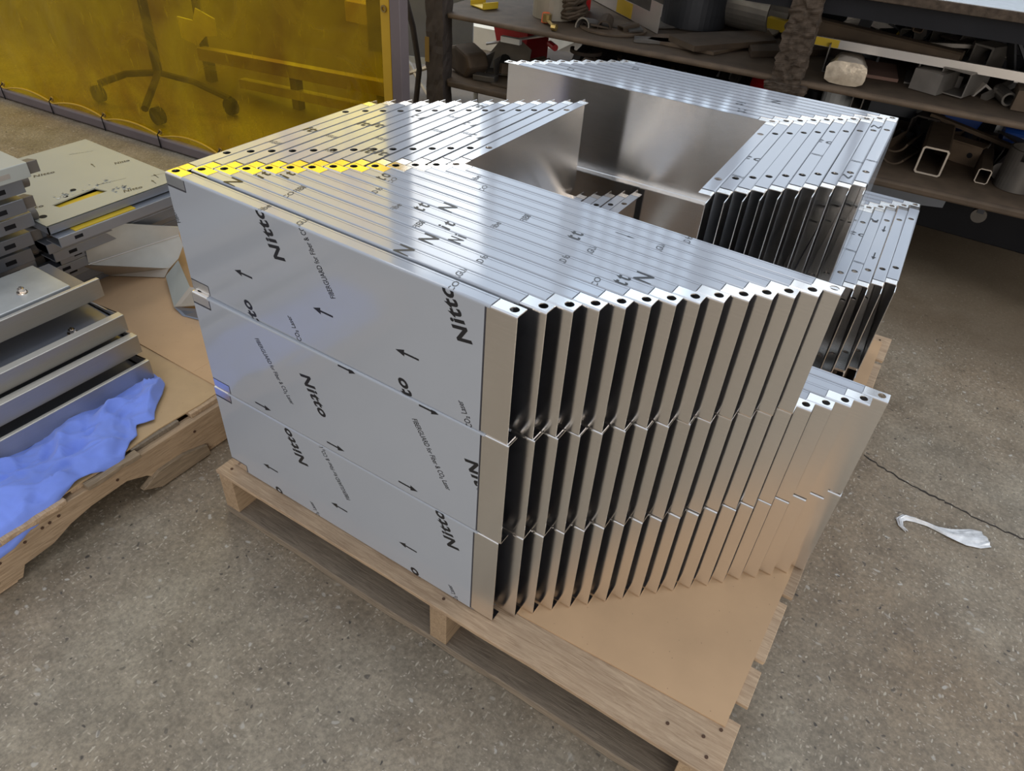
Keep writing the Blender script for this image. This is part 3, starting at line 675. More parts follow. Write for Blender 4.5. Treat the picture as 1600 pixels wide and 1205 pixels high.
# deck boards run along x
yy=-3.6; k=0
while yy<2.9:
    w=random.uniform(.48,.62); 
    bb=B().rough(-6.2,-.97+random.uniform(-.03,.02),yy,min(yy+w,2.95),-.075,-.022,8,.008,seed=60+k); part('deck_board',bb,'woodgrey' if k%2 else 'wood',lp,bev=.006)
    yy+=w+random.uniform(.05,.14); k+=1
def notched(x0,x1,jj):
    top=-.075; R=random.Random(jj); P=[(-3.6,top)]
    P=[(-3.6,top),(2.95,top),(2.95,-ZD+.05),(.62,-ZD+.05),(.42,-ZD+.06),(.3,-.52),(-.05,-.50),(-.30,-.48),(-.42,-.36),(-.62,-.27),(-1.0,-.285),(-1.22,-.33),(-1.42,-.42),(-1.70,-.44),(-1.76,-.56),(-1.9,-ZD+.05),(-3.6,-ZD+.05)]
    return B().prism(P,x0,x1,'x')
part('stringer',notched(-1.02,-.90,1),'woody',lp,bev=.008)
part('stringer',notched(-3.5,-3.36,2),'woodygrey',lp)
part('stringer',notched(-6.1,-5.96,3),'woodygrey',lp)
for k,(a,c) in enumerate(((-3.55,-1.8),(.1,.62),(2.3,2.9))):
    part('bottom_board',B().rough(-6.2,-.93,a,c,-ZD+.004,-ZD+.05,6,.01,seed=90+k),'wood',lp)
part('broken_block',B().prism([(-.52,-.47),(-.30,-.36),(.0,-.36),(.28,-.44),(.30,-.58),(-.32,-.58)],-.93,-.86,'x'),'woodygrey',lp,bev=.008)
part('split_strip',B().rough(-.96,-.87,-.98,-.42,-.075,-.025,6,.012,seed=5,axis=1),'woodygrey',lp,bev=.006)
part('split_strip',B().rough(-.96,-.88,-1.78,-1.18,-.075,-.025,6,.012,seed=6,axis=1),'wood',lp,bev=.006)
for y,z in ((-1.45,-.17),(-1.38,-.165),(-1.29,-.155),(-1.62,-.2),(-1.86,-.25),(-1.95,-.45),(-.7,-.18),(.2,-.2)): part('nail',B().at((-.90,y,z)).cyl(.015,-.004,.008,8,'x'),'nail',lp)
# cardboards on the left pallet
c1=B().prism([(-6.1,-3.2),(-.955,-3.2),(-.95,-1.7),(-.94,-1.25),(-.99,-.6),(-1.02,-.1),(-1.0,.4),(-1.02,.76),(-6.1,.76)],-.022,-.008,'z')
thing('cardboard_sheet',c1,'card2',(-3.4,-1.4,-.022),'weathered ribbed cardboard sheet under the blue cloth on the left pallet','cardboard')
c2=B().prism([(-6.1,.70),(-1.04,.70),(-1.03,2.9),(-6.1,2.9)],-.008,.006,'z')
c2.box(-1.5,-1.496,.7,2.9,.006,.0075)
thing('cardboard_sheet',c2,'card',(-3.4,1.8,-.008),'smooth brown cardboard sheet under the bent bracket on the left pallet','cardboard')
# brushed pans with bolts
def tray(z, xf, ye, depth, h, label, rear=1, end=1, y0=-3.3, fl=.5, lip=.10):
    o=empty('steel_tray',(xf-depth/2,ye-1.5,z),label,'tray','brushed steel trays stacked on the left pallet')
    t=.016; bb=B()
    bb.prism([(xf-depth,z),(xf,z),(xf,z+h),(xf-lip,z+h),(xf-lip,z+h-t),(xf-t,z+h-t),(xf-t,z+t),(xf-depth,z+t)],y0,ye,'y')
    part('pan_body',bb,'brushtray',o,bev=.010)
    eb=B().prism([(xf-depth,z+t),(xf-t,z+t),(xf-t,z+h-t),(xf-.3,z+h*.75),(xf-depth,z+h*.3)] if end else [(xf-.2,z+t),(xf-t,z+t),(xf-t,z+h-t)],ye-.016,ye-.001,'y'); part('end_wall',eb,'bare',o)
    part('film_lining',B().box(xf-depth+.02,xf-t-.01,y0+.02,ye-.03,z+h*fl-.01,z+h*fl),'traydark',o)
    return o
def bolt(x,y,z,label,grp='bolts on the trays', r=.055):
    o=empty('flange_bolt',(x,y,z),label,'bolt',grp)
    bb=B().at((x,y,z)).cyl(r,0,.012,20,r1=r*.9); part('flange',bb,'chrome',o,smooth=False)
    bb=B().at((x,y,z)).cyl(r*.68,.012,.05,6,r1=r*.64); part('nut',bb,'chrome',o)
    bb=B().at((x,y,z)).cyl(r*.36,.05,.066,12,r1=r*.3); part('threaded_tip',bb,'chrome',o)
    return o
tray(.02,-1.735,.40,1.9,.235,'lowest brushed steel tray, resting on the blue cloth',fl=.3,lip=.05)
tray(.30,-1.86,.42,1.8,.22,'second brushed steel tray up, directly over the lowest one')
tray(.525,-2.00,.42,1.7,.205,'third brushed steel tray up, with a dark lining and a bolt')
tray(.85,-2.28,.43,.95,.215,'topmost brushed steel tray, holding the pale flat plate',end=0,fl=.35,lip=.05)
bolt(-2.25,-.03,.628,'bolt standing on the dark floor of the third tray up')
bolt(-2.24,-.95,.628,'small bolt at the left frame edge on the third tray up', r=.03)
bolt(-1.88,-.10,.092,'bolt in the dark gap between the two lowest trays')
pl=B().at((-2.84,-1.0,.927)).box(-.33,.35,-2.0,1.22,0,.075)
thing('flat_plate',pl,'galvy',(-2.85,-1,.88),'pale galvanized flat plate lying in the topmost tray','plate',bev=.012)
bolt(-2.72,-.15,1.003,'left one of two bolts, on the pale flat plate')
bolt(-2.40,.0,.927,'bolt beside the pale flat plate, near the tray lip', r=.045)
# blue cloth
def cloth():
    bb=B(); nx,ny=80,150; vs=[]; fs=[]
    edge=[(-3.0,-.86),(-2.2,-.86),(-1.72,-.87),(-1.45,-.90),(-1.2,-.93),(-.95,-.97),(-.6,-.90),(-.42,-1.02),(-.30,-1.06),(-.22,-1.20),(-.05,-1.13),(.02,-1.22),(.14,-1.32),(.25,-1.40),(.38,-1.52),(.43,-1.75)]
    def xr(y):
        for (a,xa),(c,xc) in zip(edge,edge[1:]):
            if a<=y<=c: return xa+(xc-xa)*(y-a)/(c-a)
        return edge[-1][1]
    for j in range(ny+1):
        y=-3.0+3.43*j/ny
        for i in range(nx+1):
            s=i/nx; x1=xr(y); x=-2.15+(x1+2.15)*s
            p=Vector((x*1.6,y*1.6,0))
            f=abs(noise.noise(p*1.3+Vector((3,1,0))))*.16+abs(noise.noise(Vector((x*2.6+y*1.9,y*1.0-x*.9,2))))*.14+abs(noise.noise(p*3.4))*.045+abs(noise.noise(p*8))*.012
            f+=.10*(1-abs(noise.noise(Vector((x*1.9+y*.8,y*1.3-x,7)))))**9+.06*(1-abs(noise.noise(Vector((x*3.3-y*1.4,y*2.6+x,9)))))**9+.03*(1-abs(noise.noise(p*3.0+Vector((5,5,5)))))**8-.05
            room=min(1,max(0,(x+1.90)/.28))
            z=.004+(.03+f*.62)*room*(1 if s<.9 else (1-s)/.1*.7+.3)
            if x>-.955: z-=(x+.955)*2.2
            vs.append((x,y,max(z,.0) if x<-.95 else z))
    for j in range(ny):
        for i in range(nx):
            a=j*(nx+1)+i; fs.append((a,a+1,a+nx+2,a+nx+1))
    bb.add(vs,fs)
    o=thing('shop_cloth',bb,'cloth',(-1.5,-1.2,0),'crumpled blue cloth hanging out under the stack of steel trays','cloth',smooth=True)
    s=o.modifiers.new('thickness','SOLIDIFY'); s.thickness=.008*U
    return o
cloth()
# stack of long film covered plates behind
def plate_thing(z,x0,x1,y0,y1,label,top='filmgreen',h=.10):
    o=empty('film_covered_sheet',((x0+x1)/2,(y0+y1)/2,z),label,'panel','sheet steel panels stacked at the back of the left pallet')
    return o
tp=plate_thing(1.10,-5.55,-3.47,.63,2.42,'topmost grey-green film covered panel with a slot and torn film')
hb=B(); Z0,Z1=1.10,1.205
# top with a slot and a round hole, made of strips
def holed_top(bb,x0,x1,y0,y1,z,slot,thick):
    # slot parallelogram corners (4) inside the rectangle
    O=[(x0,y0),(x1,y0),(x1,y1),(x0,y1)]; I=slot
    for zz in (z,z-thick):
        vs=[(p[0],p[1],zz) for p in O+I]
        bb.add(vs,[(0,1,5,4),(1,2,6,5),(2,3,7,6),(3,0,4,7)])
    for i in range(4):
        a,c=I[i],I[(i+1)%4]; bb.add([(a[0],a[1],z),(c[0],c[1],z),(c[0],c[1],z-thick),(a[0],a[1],z-thick)],[(0,1,2,3)])
slot=[(-3.92,.97),(-3.80,.99),(-3.80,1.60),(-3.99,1.55)]
holed_top(hb,-5.5,-3.47,.63,2.42,Z1,slot,.015)
part('top_skin',hb,'filmgreen',tp)
sb=B().box(-3.485,-3.47,.63,2.42,Z0,Z1-.016).box(-5.5,-3.47,.63,.645,Z0,Z1-.016).box(-5.5,-5.485,.63,2.42,Z0,Z1-.016).box(-5.5,-3.47,2.405,2.42,Z0,Z1-.016)
part('side_flange',sb,'steelblue',tp)
part('foam_strip',B().box(-3.96,-3.78,.97,1.62,1.13,1.17),'yellow',tp)
tb=Print()
NIT=LOGO('Nitto')
for (x,y,a,l) in ((-4.02,.78,12,.26),(-3.62,1.82,20,.24),(-4.80,1.40,20,.26),(-4.45,2.25,20,.2)): tb.put(NIT,x,y,a+60,length=l,height=.07,clip=(-5.48,-3.5,.65,2.4))
for (x,y,a,l) in ((-4.35,.78,78,.42),(-4.0,1.8,78,.36),(-5.1,2.1,70,.3),(-3.75,2.35,75,.3)): tb.put(SMALL(LONG),x,y,a,length=l,height=.018,clip=(-5.48,-3.5,.65,2.4))
for (x,y) in ((-4.62,1.95),(-3.75,1.75+.5),(-3.62,2.12),(-4.75,1.0)): tb.put(ARROW,x,y,168,length=.14,height=.035,clip=(-5.48,-3.5,.65,2.4))
tb.parts(lambda x,y:(x,y,Z1+.002),['inkgrey'],tp)
for (x,y,r) in ((-3.72,.74,.045),(-4.12,1.36,.035),(-4.02,1.2,.03)): part('drilled_hole',B().at((x,y,Z1)).cyl(r,.0,.002,14),'black',tp)
rb=B(); R=random.Random(5)
for q in range(26):
    x=-4.06+R.uniform(-.07,.05); y=1.05+R.random()*.75; s=R.uniform(.015,.04)
    rb.add([(x,y,Z1+.002),(x+s,y+s*.4,Z1+.012*R.random()+.003),(x+s*.3,y+s*1.4,Z1+.003)],[(0,1,2)])
for q in range(16):
    x=-3.80+R.uniform(-.02,.10); y=1.6+R.random()*.22; s=R.uniform(.015,.04)
    rb.add([(x,y,Z1+.002),(x+s,y+s*.4,Z1+.015*R.random()+.003),(x+s*.3,y+s*1.4,Z1+.003)],[(0,1,2)])
part('torn_film_flakes',rb,'white',tp)['kind']='stuff'
lab2=['second','third','fourth','fifth','sixth','seventh','eighth','ninth']
offs=[(.13,.06),(-.01,.0),(.04,.05),(-.03,.16),(.03,-.02),(-.02,.1),(.03,.03),(0,.1)]
for k in range(8):
    z=1.085-.1345*(k+1); ox,oy=offs[k]
    x1=-3.50-.075*k+ox; y0=.60+oy
    o=empty('steel_channel',(x1-.9,y0+.9,z),'blue-grey steel channel sheet, %s from the top of the stack under the slotted one'%lab2[k],'sheet','sheet steel panels stacked at the back of the left pallet')
    bb=B(); t=.014; h=.125
    # C section along y, with slots near the near end
    bb.prism([(x1-.30,z),(x1,z),(x1,z+h),(x1-.22,z+h),(x1-.22,z+h-t),(x1-t,z+h-t),(x1-t,z+t),(x1-.30,z+t)],y0,2.4,'y')
    part('right_channel',bb,'steelblue',o,bev=.008)
    bb=B().prism([(x1-1.9,z),(x1-.31,z),(x1-.31,z+h),(x1-1.9,z+h)],y0+.05,2.38,'y'); part('panel_core',bb,'rustdark',o)
    bb=B().at((x1-1.05,y0+.0,z+h/2)).rhs(1.4,h*.9,t,.05,'y',.02); part('end_channel',bb,'steelblue',o)
    sl=B()
    for yq in (.18,): sl.box(x1-.0005,x1+.002,y0+yq,y0+yq+.10,z+.045,z+.085)
    part('slot_hole',sl,'black',o)
    if k==0: part('yellow_tape',B().box(x1-.12,x1-.02,y0+.22,y0+1.0,z+h,z+h+.010),'yellow',o)
# far left leaning stack of channels
for k in range(9):
    z=.02+.232*k; xr_=-4.10+.098*k+random.uniform(-.05,.05); ye=.55+random.uniform(-.06,.04)
    if k==8: ye=.55; xr_=-3.20
    pos=('topmost' if k==8 else 'lowest' if k==0 else ORD[k]+' from the bottom')
    o=empty('folded_channel',(xr_-.8,ye-1.5,z),'folded grey steel sheet, %s of the stack at the left edge'%pos,'sheet','folded sheets in the leaning stack at the left edge')
    t=.014; h=.17
    bb=B().prism([(xr_-1.6,z+h-t),(xr_-t,z+h-t),(xr_-t,z+.03),(xr_-.14,z+.03),(xr_-.14,z+.012),(xr_,z+.012),(xr_,z+h),(xr_-1.6,z+h)],-3.0,ye,'y')
    part('panel_body',bb,'filmgreen' if k==8 else 'steelblue',o,bev=.01)
    bb=B().prism([(xr_-.24,z+.02),(xr_-.05,z+.02),(xr_-.05,z+h-.02),(xr_-.24,z+h-.06)],ye+.0,ye+.13,'y') if k%2==0 else B().tube(.085,.07,ye,ye+.10,16,'y',-60,120)
    if k%2: bb.v=[Vector((p.x+xr_-.15,p.y,p.z+z+.09)) for p in bb.v]
    part('end_tab',bb,'offcut',o,bev=.006)
    sl=B().box(xr_-.0005,xr_+.002,ye-.32,ye-.20,z+.06,z+.11); part('slot_hole',sl,'black' if k!=8 else 'bright',o)
# galvanized bent bracket
br=empty('bent_bracket',(-3.5,1.6,.006),'galvanized bent sheet bracket lying open on the smooth cardboard','bracket')
A_=(-3.66,1.079,.887);B_=(-3.547,1.46,.907);C_=(-3.417,2.177,.617);D_=(-3.45,2.178,.485);E_=(-3.78,1.08,.408)
F_=(-3.419,2.177,.344);G_=(-3.421,2.069,.199);H_2=(-3.447,1.918,.10)
part('back_plate',B().sheet([A_,E_,D_,C_,B_],.014),'galv',br)
part('base_plate',B().sheet([E_,H_2,G_,F_,D_],.014),'galv',br)
part('front_flange',B().sheet([(-3.85,1.03,.39),(-3.99,1.40,.03),(-3.447,1.91,.11)],.012).sheet([(-3.99,1.40,.03),(-3.43,1.807,.02),(-3.44,1.91,.11)],.012),'edge',br)
part('fold_highlight',B().path([(-3.775,1.075,.415),(-3.445,2.172,.492)],.008,6),'bright',br)  # bright rod drawing the highlight along the lit crease
b2=empty('bent_bracket',(-2.7,1.55,.006),'small green-grey bent bracket leaning against the front steel nest','bracket')
p1=(-3.45,2.05,.06);p2=(-3.28,1.74,.15);p3=(-2.72,1.42,.03);p4=(-2.55,1.70,.22);p5=(-2.42,1.58,.10);p6=(-2.52,1.37,.01);p7=(-2.3,1.45,.01)
q1=(-3.40,2.04,.19);q2=(-3.35,1.78,.08);q3=(-2.70,1.40,.05);q4=(-2.72,1.69,.20)
part('side_plate',B().sheet([q1,q2,q3,q4],.014),'filmgreen',b2)
part('triangular_base',B().sheet([q3,(-2.35,1.49,.17),(-2.4,1.75,.22),q4],.014),'edge',b2)
part('turned_edge',B().sheet([q3,(-2.51,1.366,.01),(-2.2,1.44,.02),(-2.25,1.47,.16)],.014),'steelblue',b2)

# ================================================================= WELDING CURTAIN
cu=empty('welding_curtain',(-8,5.9,-ZD),'translucent yellow welding curtain hung in a grey steel frame','curtain')
X0,X1=-16.5,-2.95
def cy(x): return 6.06+(x+2.9)*.083
vs=[];fs=[]; nx,nz=110,14
def hem(x):   # scalloped lower edge between the tie points
    per=1.6; t=((x+2.2)%per)/per
    return -.44+.05*math.sin(math.pi*t)
for i in range(nx+1):
    x=X0+(X1-X0)*i/nx
    for j in range(nz+1):
        t=j/nz; z=hem(x)+(11.0-hem(x))*t
        y=cy(x)+.05*math.sin(x*2.1+.6*z)*(.4+.3*t)+.04*noise.noise(Vector((x*.9,z*.9,0)))
        vs.append((x,y,z))
for i in range(nx):
    for j in range(nz):
        a=i*(nz+1)+j; fs.append((a,a+1,a+nz+2,a+nz+1))
part('curtain_sheet',B().add(vs,fs),'curtain',cu,smooth=True)
hv=[]
for i in range(nx+1):
    x=X0+(X1-X0)*i/nx; hv.append((x,vs[i*(nz+1)][1]-.03,hem(x)+.05+.09*max(0,math.sin(math.pi*(((x+2.2)%1.6)/1.6)))**.6))
part('lower_hem',B().path(hv,.018,6),'curtainhem',cu)
part('side_hem',B().box(X1-.17,X1,cy(X1)-.03,cy(X1)-.005,-.30,11.0),'curtainhem',cu)
rt=B().add([(X0,cy(X0)-.09,-ZD+.02),(X1+.12,cy(X1)-.09,-ZD+.02),(X1+.12,cy(X1)+.12,-ZD+.02),(X0,cy(X0)+.12,-ZD+.02),(X0,cy(X0)-.09,-.38),(X1+.12,cy(X1)-.09,-.38),(X1+.12,cy(X1)+.12,-.38),(X0,cy(X0)+.12,-.38)],[(0,3,2,1),(4,5,6,7),(0,1,5,4),(1,2,6,5),(2,3,7,6),(3,0,4,7)])
part('bottom_rail',rt,'railgrey',cu,bev=.03)
part('frame_post',B().box(X1+.03,X1+.22,cy(X1)-.06,cy(X1)+.14,-ZD,11.2),'railgrey',cu,bev=.012)
part('top_rail',B().add([(X0,cy(X0)-.09,11.0),(X1+.12,cy(X1)-.09,11.0),(X1+.12,cy(X1)+.12,11.0),(X0,cy(X0)+.12,11.0),(X0,cy(X0)-.09,11.2),(X1+.12,cy(X1)-.09,11.2),(X1+.12,cy(X1)+.12,11.2),(X0,cy(X0)+.12,11.2)],[(0,3,2,1),(4,5,6,7),(0,1,5,4),(1,2,6,5),(2,3,7,6),(3,0,4,7)]),'railgrey',cu)
x=-2.2-1.6
while x>X0:
    part('wire_tie',B().at((x,cy(x)-.1,0)).path([(0,.06,-.25),(0,-.02,-.30),(0,-.015,-.45),(0,-.01,-.58)],.012,6),'black',cu)
    part('eyelet',B().at((x,cy(x)-.05,-.27)).tube(.05,.025,-.01,.01,14,'y'),'brass',cu); x-=1.6
for z in (2.78,4.6,6.4,8.2,10,1.0): part('eyelet',B().at((X1-.085,cy(X1)-.05,z)).tube(.05,.028,-.012,.012,16,'y'),'brass',cu)
# things standing behind the curtain
wt=empty('wheeled_stand',(-11.05,7.4,-ZD),'dark wheeled stand seen through the yellow curtain','stand')
part('base_arm',B().path([(-11.83,6.4,-.2),(-11.5,6.9,-.02),(-11.05,7.4,.0)],.075,8),'rustdark',wt)
part('base_arm',B().path([(-11.05,7.4,.0),(-10.3,6.7,-.02),(-9.75,6.05,-.2)],.075,8),'rustdark',wt)
part('base_arm',B().path([(-11.05,7.4,.0),(-10.1,7.6,-.05),(-9.15,7.75,-.25)],.07,8),'rustdark',wt)
part('upright',B().path([(-11.05,7.4,0),(-11.1,7.5,5.5)],.10,10),'rustdark',wt)
for (x,y) in ((-11.83,6.33),(-9.73,5.95+.35),(-9.12,7.72)): part('wheel',B().at((x,y,-ZD+.2)).cyl(.18,-.08,.08,16,'y'),'black',wt)
bn=empty('steel_bench',(-8.4,9.3,-ZD),'rusty bench frame seen through the yellow curtain','bench')
part('upper_rail',B().at((-11.6,9.05,.02),0,-4).box(0,6.0,-.12,.12,-.14,.14),'edge',bn)
part('lower_rail',B().at((-10.2,9.0,-.38),0,-4).box(0,4.2,-.1,.1,-.1,.1),'edge',bn)
for x in (-11.4,-8.4,-5.8): part('bench_leg',B().box(x-.1,x+.1,8.95,9.15,-ZD,.1+(x+11.4)*.06),'rust',bn)
ls=B().at((-11.75,9.2,.55),20,0,8).add([(-.55,0,-.3),(-.15,0,-.45),(.12,0,-.2),(.45,0,-.15),(.5,0,.25),(.05,0,.45),(-.1,0,.15),(-.5,0,.2),
   (-.55,.03,-.3),(-.15,.03,-.45),(.12,.03,-.2),(.45,.03,-.15),(.5,.03,.25),(.05,.03,.45),(-.1,.03,.15),(-.5,.03,.2)],[tuple(range(8)),tuple(range(8,16))[::-1]]+[(i,(i+1)%8,8+(i+1)%8,8+i) for i in range(8)])
wp=thing('bright_reflection',B().at().add([v for v in ls.v],ls.f),'brightspot',(-11.75,9.2,.2),'pale sheet added as a bright reflection behind the yellow curtain','sheet')  # white shape standing in for a bright reflection
hp=thing('dark_post',B().box(-11.9,-11.75,9.25,9.4,-ZD,3.4),'rustdark',(-11.8,9.3,-ZD),'dark upright post behind the yellow curtain','post')

# ================================================================= RACK WITH SCRAP
RX,RY,RA=-4.0,9.0,5.14
def rk(b): return b.at((RX,RY,0),RA)
ra=empty('steel_rack',(0,10.5,-ZD),'heavy brown steel scrap rack along the back','rack')
part('shelf',rk(B()).box(-.45,12.5,.02,3.3,2.09,2.14),'rust',ra,bev=.02)
part('shelf',rk(B()).box(-.45,12.5,.02,3.6,.87,.95),'rust',ra,bev=.02)
part('front_beam',rk(B()).prism([(-.06,2.07),(.05,2.07),(.05,2.16),(-.06,2.15)],-.05,12.5,'x'),'rust',ra,bev=.03,label=None)
part('front_beam',rk(B()).prism([(-.06,.84),(.05,.84),(.05,.965),(-.06,.955)],-.05,12.5,'x'),'rust',ra,bev=.03)
part('shelf',rk(B()).box(5.4,12.5,-.02,3.4,3.44,3.51),'galvy',ra,label='pale worn work surface on the rack top')
part('edge_strip',rk(B()).box(5.4,12.5,-.07,-.02,3.38,3.505),'crust',ra,bev=.01)
part('top_beam',rk(B()).prism([(.0,3.12),(.12,3.12),(.12,3.16),(.04,3.16),(.04,3.32),(.12,3.32),(.12,3.37),(.0,3.37)],4.5,12.5,'x'),'black',ra)
bb=B(); 
def lumpy(b,x0,x1,y0,y1,z0,z1,n=26,j=.02,seed=1):
    R=random.Random(seed); vs=[];fs=[]
    ring=[]
    for i in range(n+1):
        z=z0+(z1-z0)*i/n; r=[]
        for q in range(28):
            th=2*math.pi*(q+.5)/28; c,s=math.cos(th),math.sin(th); mm=max(abs(c),abs(s))
            x=(x0+x1)/2+(x1-x0)/2*c/mm; y=(y0+y1)/2+(y1-y0)/2*s/mm; nv=noise.noise_vector(Vector((x*9+seed,y*9,z*9)))*j*2.2+noise.noise_vector(Vector((x*22,y*22+seed,z*22)))*j; r.append(len(vs)); vs.append((x+nv.x,y+nv.y,z+nv.z*.4))
        ring.append(r)
    for a,c in zip(ring,ring[1:]):
        for q in range(28): fs.append((a[q],a[(q+1)%28],c[(q+1)%28],c[q]))
    fs += [tuple(ring[0])[::-1],tuple(ring[-1])]
    return b.add(vs,fs)
part('post',lumpy(rk(B()),-.48,-.10,-.12,.22,-ZD,4.2,40,.012,2),'rustdark',ra)
part('post',lumpy(rk(B()),5.98,6.42,-.16,.22,2.0,4.2,110,.022,3),'crust',ra)
part('post_foot',lumpy(rk(B()),5.90,6.55,-.20,.25,1.98,2.10,4,.02,4),'crust',ra)
part('post',rk(B()).box(6.05,6.35,.05,.3,-ZD,1.98),'black',ra)
part('post',rk(B()).box(11.6,12.0,-.05,.25,-ZD,4.2),'rustdark',ra)
part('painted_reflection',rk(B()).box(-.497,-.40,-.138,-.128,1.25,1.7),'brass',ra)  # strip that paints the yellow-brown reflection onto the post
part('shelf',rk(B()).box(-.45,5.3,.02,3.3,4.3,4.42),'rust',ra,bev=.02)  # unseen top shelf, added to shade the pieces below
part('back_light_block',rk(B()).box(1.3,12.5,3.5,3.56,-ZD,4.2),'black',ra)  # black sheet added to block light from behind and darken the rack

def off(name, bb, mats, base, label, cat, group=None, bev=0, smooth=False):
    return thing(name, bb, mats, base, label, cat, group, bev=bev, smooth=smooth)
zS=2.15
G1='scrap pieces on the upper rack shelf'; G2='scrap pieces on the lower rack shelf'
# --- upper shelf, left to right
off('folded_offcut',B().at((-3.9,9.95,zS),-20).prism([(-.22,0),(.22,0),(.22,.12),(.19,.12),(.19,.03),(-.19,.03),(-.19,.1),(-.22,.1)],-.18,.18,'y'),'yellow',(-3.9,9.95,zS),'small yellow folded offcut at the left end of the upper shelf','offcut',bev=.01)
off('plastic_tub',B().at((-2.55,10.35,zS)).tube(.42,.39,0,.75,28,'z'),'clearcup',(-2.55,10.35,zS),'cloudy clear plastic tub on the upper shelf beside red tangle','tub',smooth=False)
cab=B(); R=random.Random(11)
for q in range(7):
    P=[]; a=R.uniform(0,6); 
    for i in range(16):
        a+=R.uniform(.3,.8); P.append((-2.15+.26*math.cos(a)*R.uniform(.5,1),10.35+.3*math.sin(a),zS+.06+.035*i+R.uniform(-.03,.03)))
    cab.path(P,.035,6)
off('hose_tangle',cab,'rust',(-2.15,10.35,zS),'reddish tangle of hose and wire next to the clear tub','hose')
off('valve',B().at((-2.35,9.72,zS+.06),-45).cyl(.03,0,.55,8,'x').at((-2.35,9.72,zS+.09)).cyl(.085,-.06,.07,10,'z').at((-2.0,9.37,zS+.05)).cyl(.06,-.04,.05,8,'x'),'brass',(-2.3,9.7,zS),'small brass valve lever near the shelf edge','valve')
off('orange_plug',B().at((-2.42,9.80,zS)).cyl(.085,0,.16,12,'z',.07),'orange',(-2.42,9.8,zS),'orange cap beside the brass valve lever','cap')
off('red_box',B().at((-2.62,11.25,zS),-25).box(-.24,.24,-.24,.24,0,.75),'red',(-2.62,11.25,zS),'red box behind the hose tangle on the upper shelf','box',bev=.02)
off('round_disc',B().at((-1.30,10.35,zS)).cyl(.62,0,.03,40,'z').mat(1).at((-1.25,10.3,zS+.032),10).box(-.07,.07,-.02,.02,0,.004),['rust','black'],(-1.3,10.35,zS),'flat brown steel disc with a slot on the upper shelf','disc')
ch=empty('bent_channel',(-1.5,11.3,zS),'bright bent steel tray section with yellow paint on the upper shelf','offcut')
a=(-2.9,12.2); 
cbm=B().at((-1.79,11.63,zS+.085),-38)
cbm.box(-1.9,1.6,-.02,.0,-.08,.20)
part('side_wall',cbm,'bright',ch)
part('web',B().at((-1.79,11.63,zS+.085),-38).box(-1.6,1.25,0,.62,-.08,-.05),'offcut',ch)
part('side_wall',B().at((-1.79,11.63,zS+.085),-38).box(-1.9,1.35,.62,.64,-.08,.72),'offcut',ch)
part('yellow_mark',B().at((-1.79,11.63,zS+.085),-38).box(-.1,.55,-.026,-.0205,-.07,.19),'yellow',ch)
part('end_lug',B().at((-1.79,11.63,zS+.085),-38).box(1.22,1.62,-.02,.0,.20,.40),'bright',ch)
off('sheet_ring',B().at((-.35,11.9,zS+.02)).tube(.62,.585,0,.62,32,'z',-150,140),'darksteel',(-.35,11.9,zS),'dark curled sheet steel ring behind the bright tray section','ring')
off('half_pipe',B().at((-.2,12.35,zS+.46),-14).tube(.42,.385,0,1.45,20,'x',150,385),['offcut'],(.5,12.2,zS),'long grey half pipe trough on the upper shelf','trough')
off('steel_offcut',B().at((.35,10.6,zS),20).prism([(-.95,-.35),(.2,-.75),(1.1,.55),(.6,.9),(-.8,.1)],0,.05,'z'),'rust',(.35,10.6,zS),'thin brown plate offcut with a point, in front of the trough','offcut',G1)
off('steel_offcut',B().at((-.35,10.0,zS),35).prism([(-.35,-.1),(.45,-.16),(.5,.12),(-.3,.16)],0,.05,'z'),'offcut',(-.35,10.0,zS),'small bright-edged strip at the shelf edge left of the plates','offcut',G1)
off('steel_offcut',B().prism([(.52,9.72),(1.45,11.3),(1.1,12.0),(.1,10.6),(-.1,10.1)],zS+.05,zS+.14,'z'),'rust',(.6,10.8,zS),'thick brown plate offcut, its corner at the shelf edge','offcut',G1)
off('steel_offcut',B().prism([(1.32,10.35),(2.35,11.6),(1.9,12.3),(1.0,11.1)],zS,zS+.10,'z'),'rust',(1.7,11.3,zS),'thick brown plate offcut right next to the crusted post','offcut',G1)
off('yellow_block',B().at((1.2,12.3,zS+.10),-10).box(-.25,.45,-.1,.1,0,.2),'yellow',(1.2,12.3,zS),'small yellow bar end left of the crusted post','bar',bev=.01)
off('small_bar',B().at((1.3,12.7,zS+.3),-6).box(-.35,.5,-.1,.1,0,.2),'offcut',(1.3,12.7,zS),'short grey bar lying above the yellow bar end','bar')
# --- right of the crusted post
def rotbox(x,y,z,rz,ry,rx,dims): 
    a,bq,c=dims; return B().at((x,y,z),rz,ry,rx).box(-a/2,a/2,-bq/2,bq/2,-c/2,c/2)
off('long_flat_bar',B().at((2.2,10.55,2.55),3.4).box(0,4.6,-.03,.03,-.055,.075).mat(1).box(-.002,.42,-.034,-.0305,-.05,.07),['bright','yellow'],(4,10.6,2.5),'long pale aluminium flat bar with a yellow painted end','bar')
off('long_box_tube',B().at((2.1,11.1,2.66),-7,1.5).rhs(.26,.26,.02,2.3,'x',.03),'rust',(3.2,11,2.55),'long brown box tube above the pale flat bar, open end to the right','tube')
off('box_tube',B().at((3.62,12.4,2.62),-20).rhs(.34,.26,.02,1.2,'y',.03),'offcut',(3.6,12.6,2.5),'open rectangular tube end behind the long brown box tube','tube')
off('angle_bar',B().at((2.62,10.75,zS),8).prism([(-.16,0),(.30,0),(.30,.02),(-.14,.02),(-.14,.42),(-.16,.42)],-.35,.7,'y'),['offcut'],(2.65,10.8,zS),'upright L-shaped angle section right of the crusted post','angle')
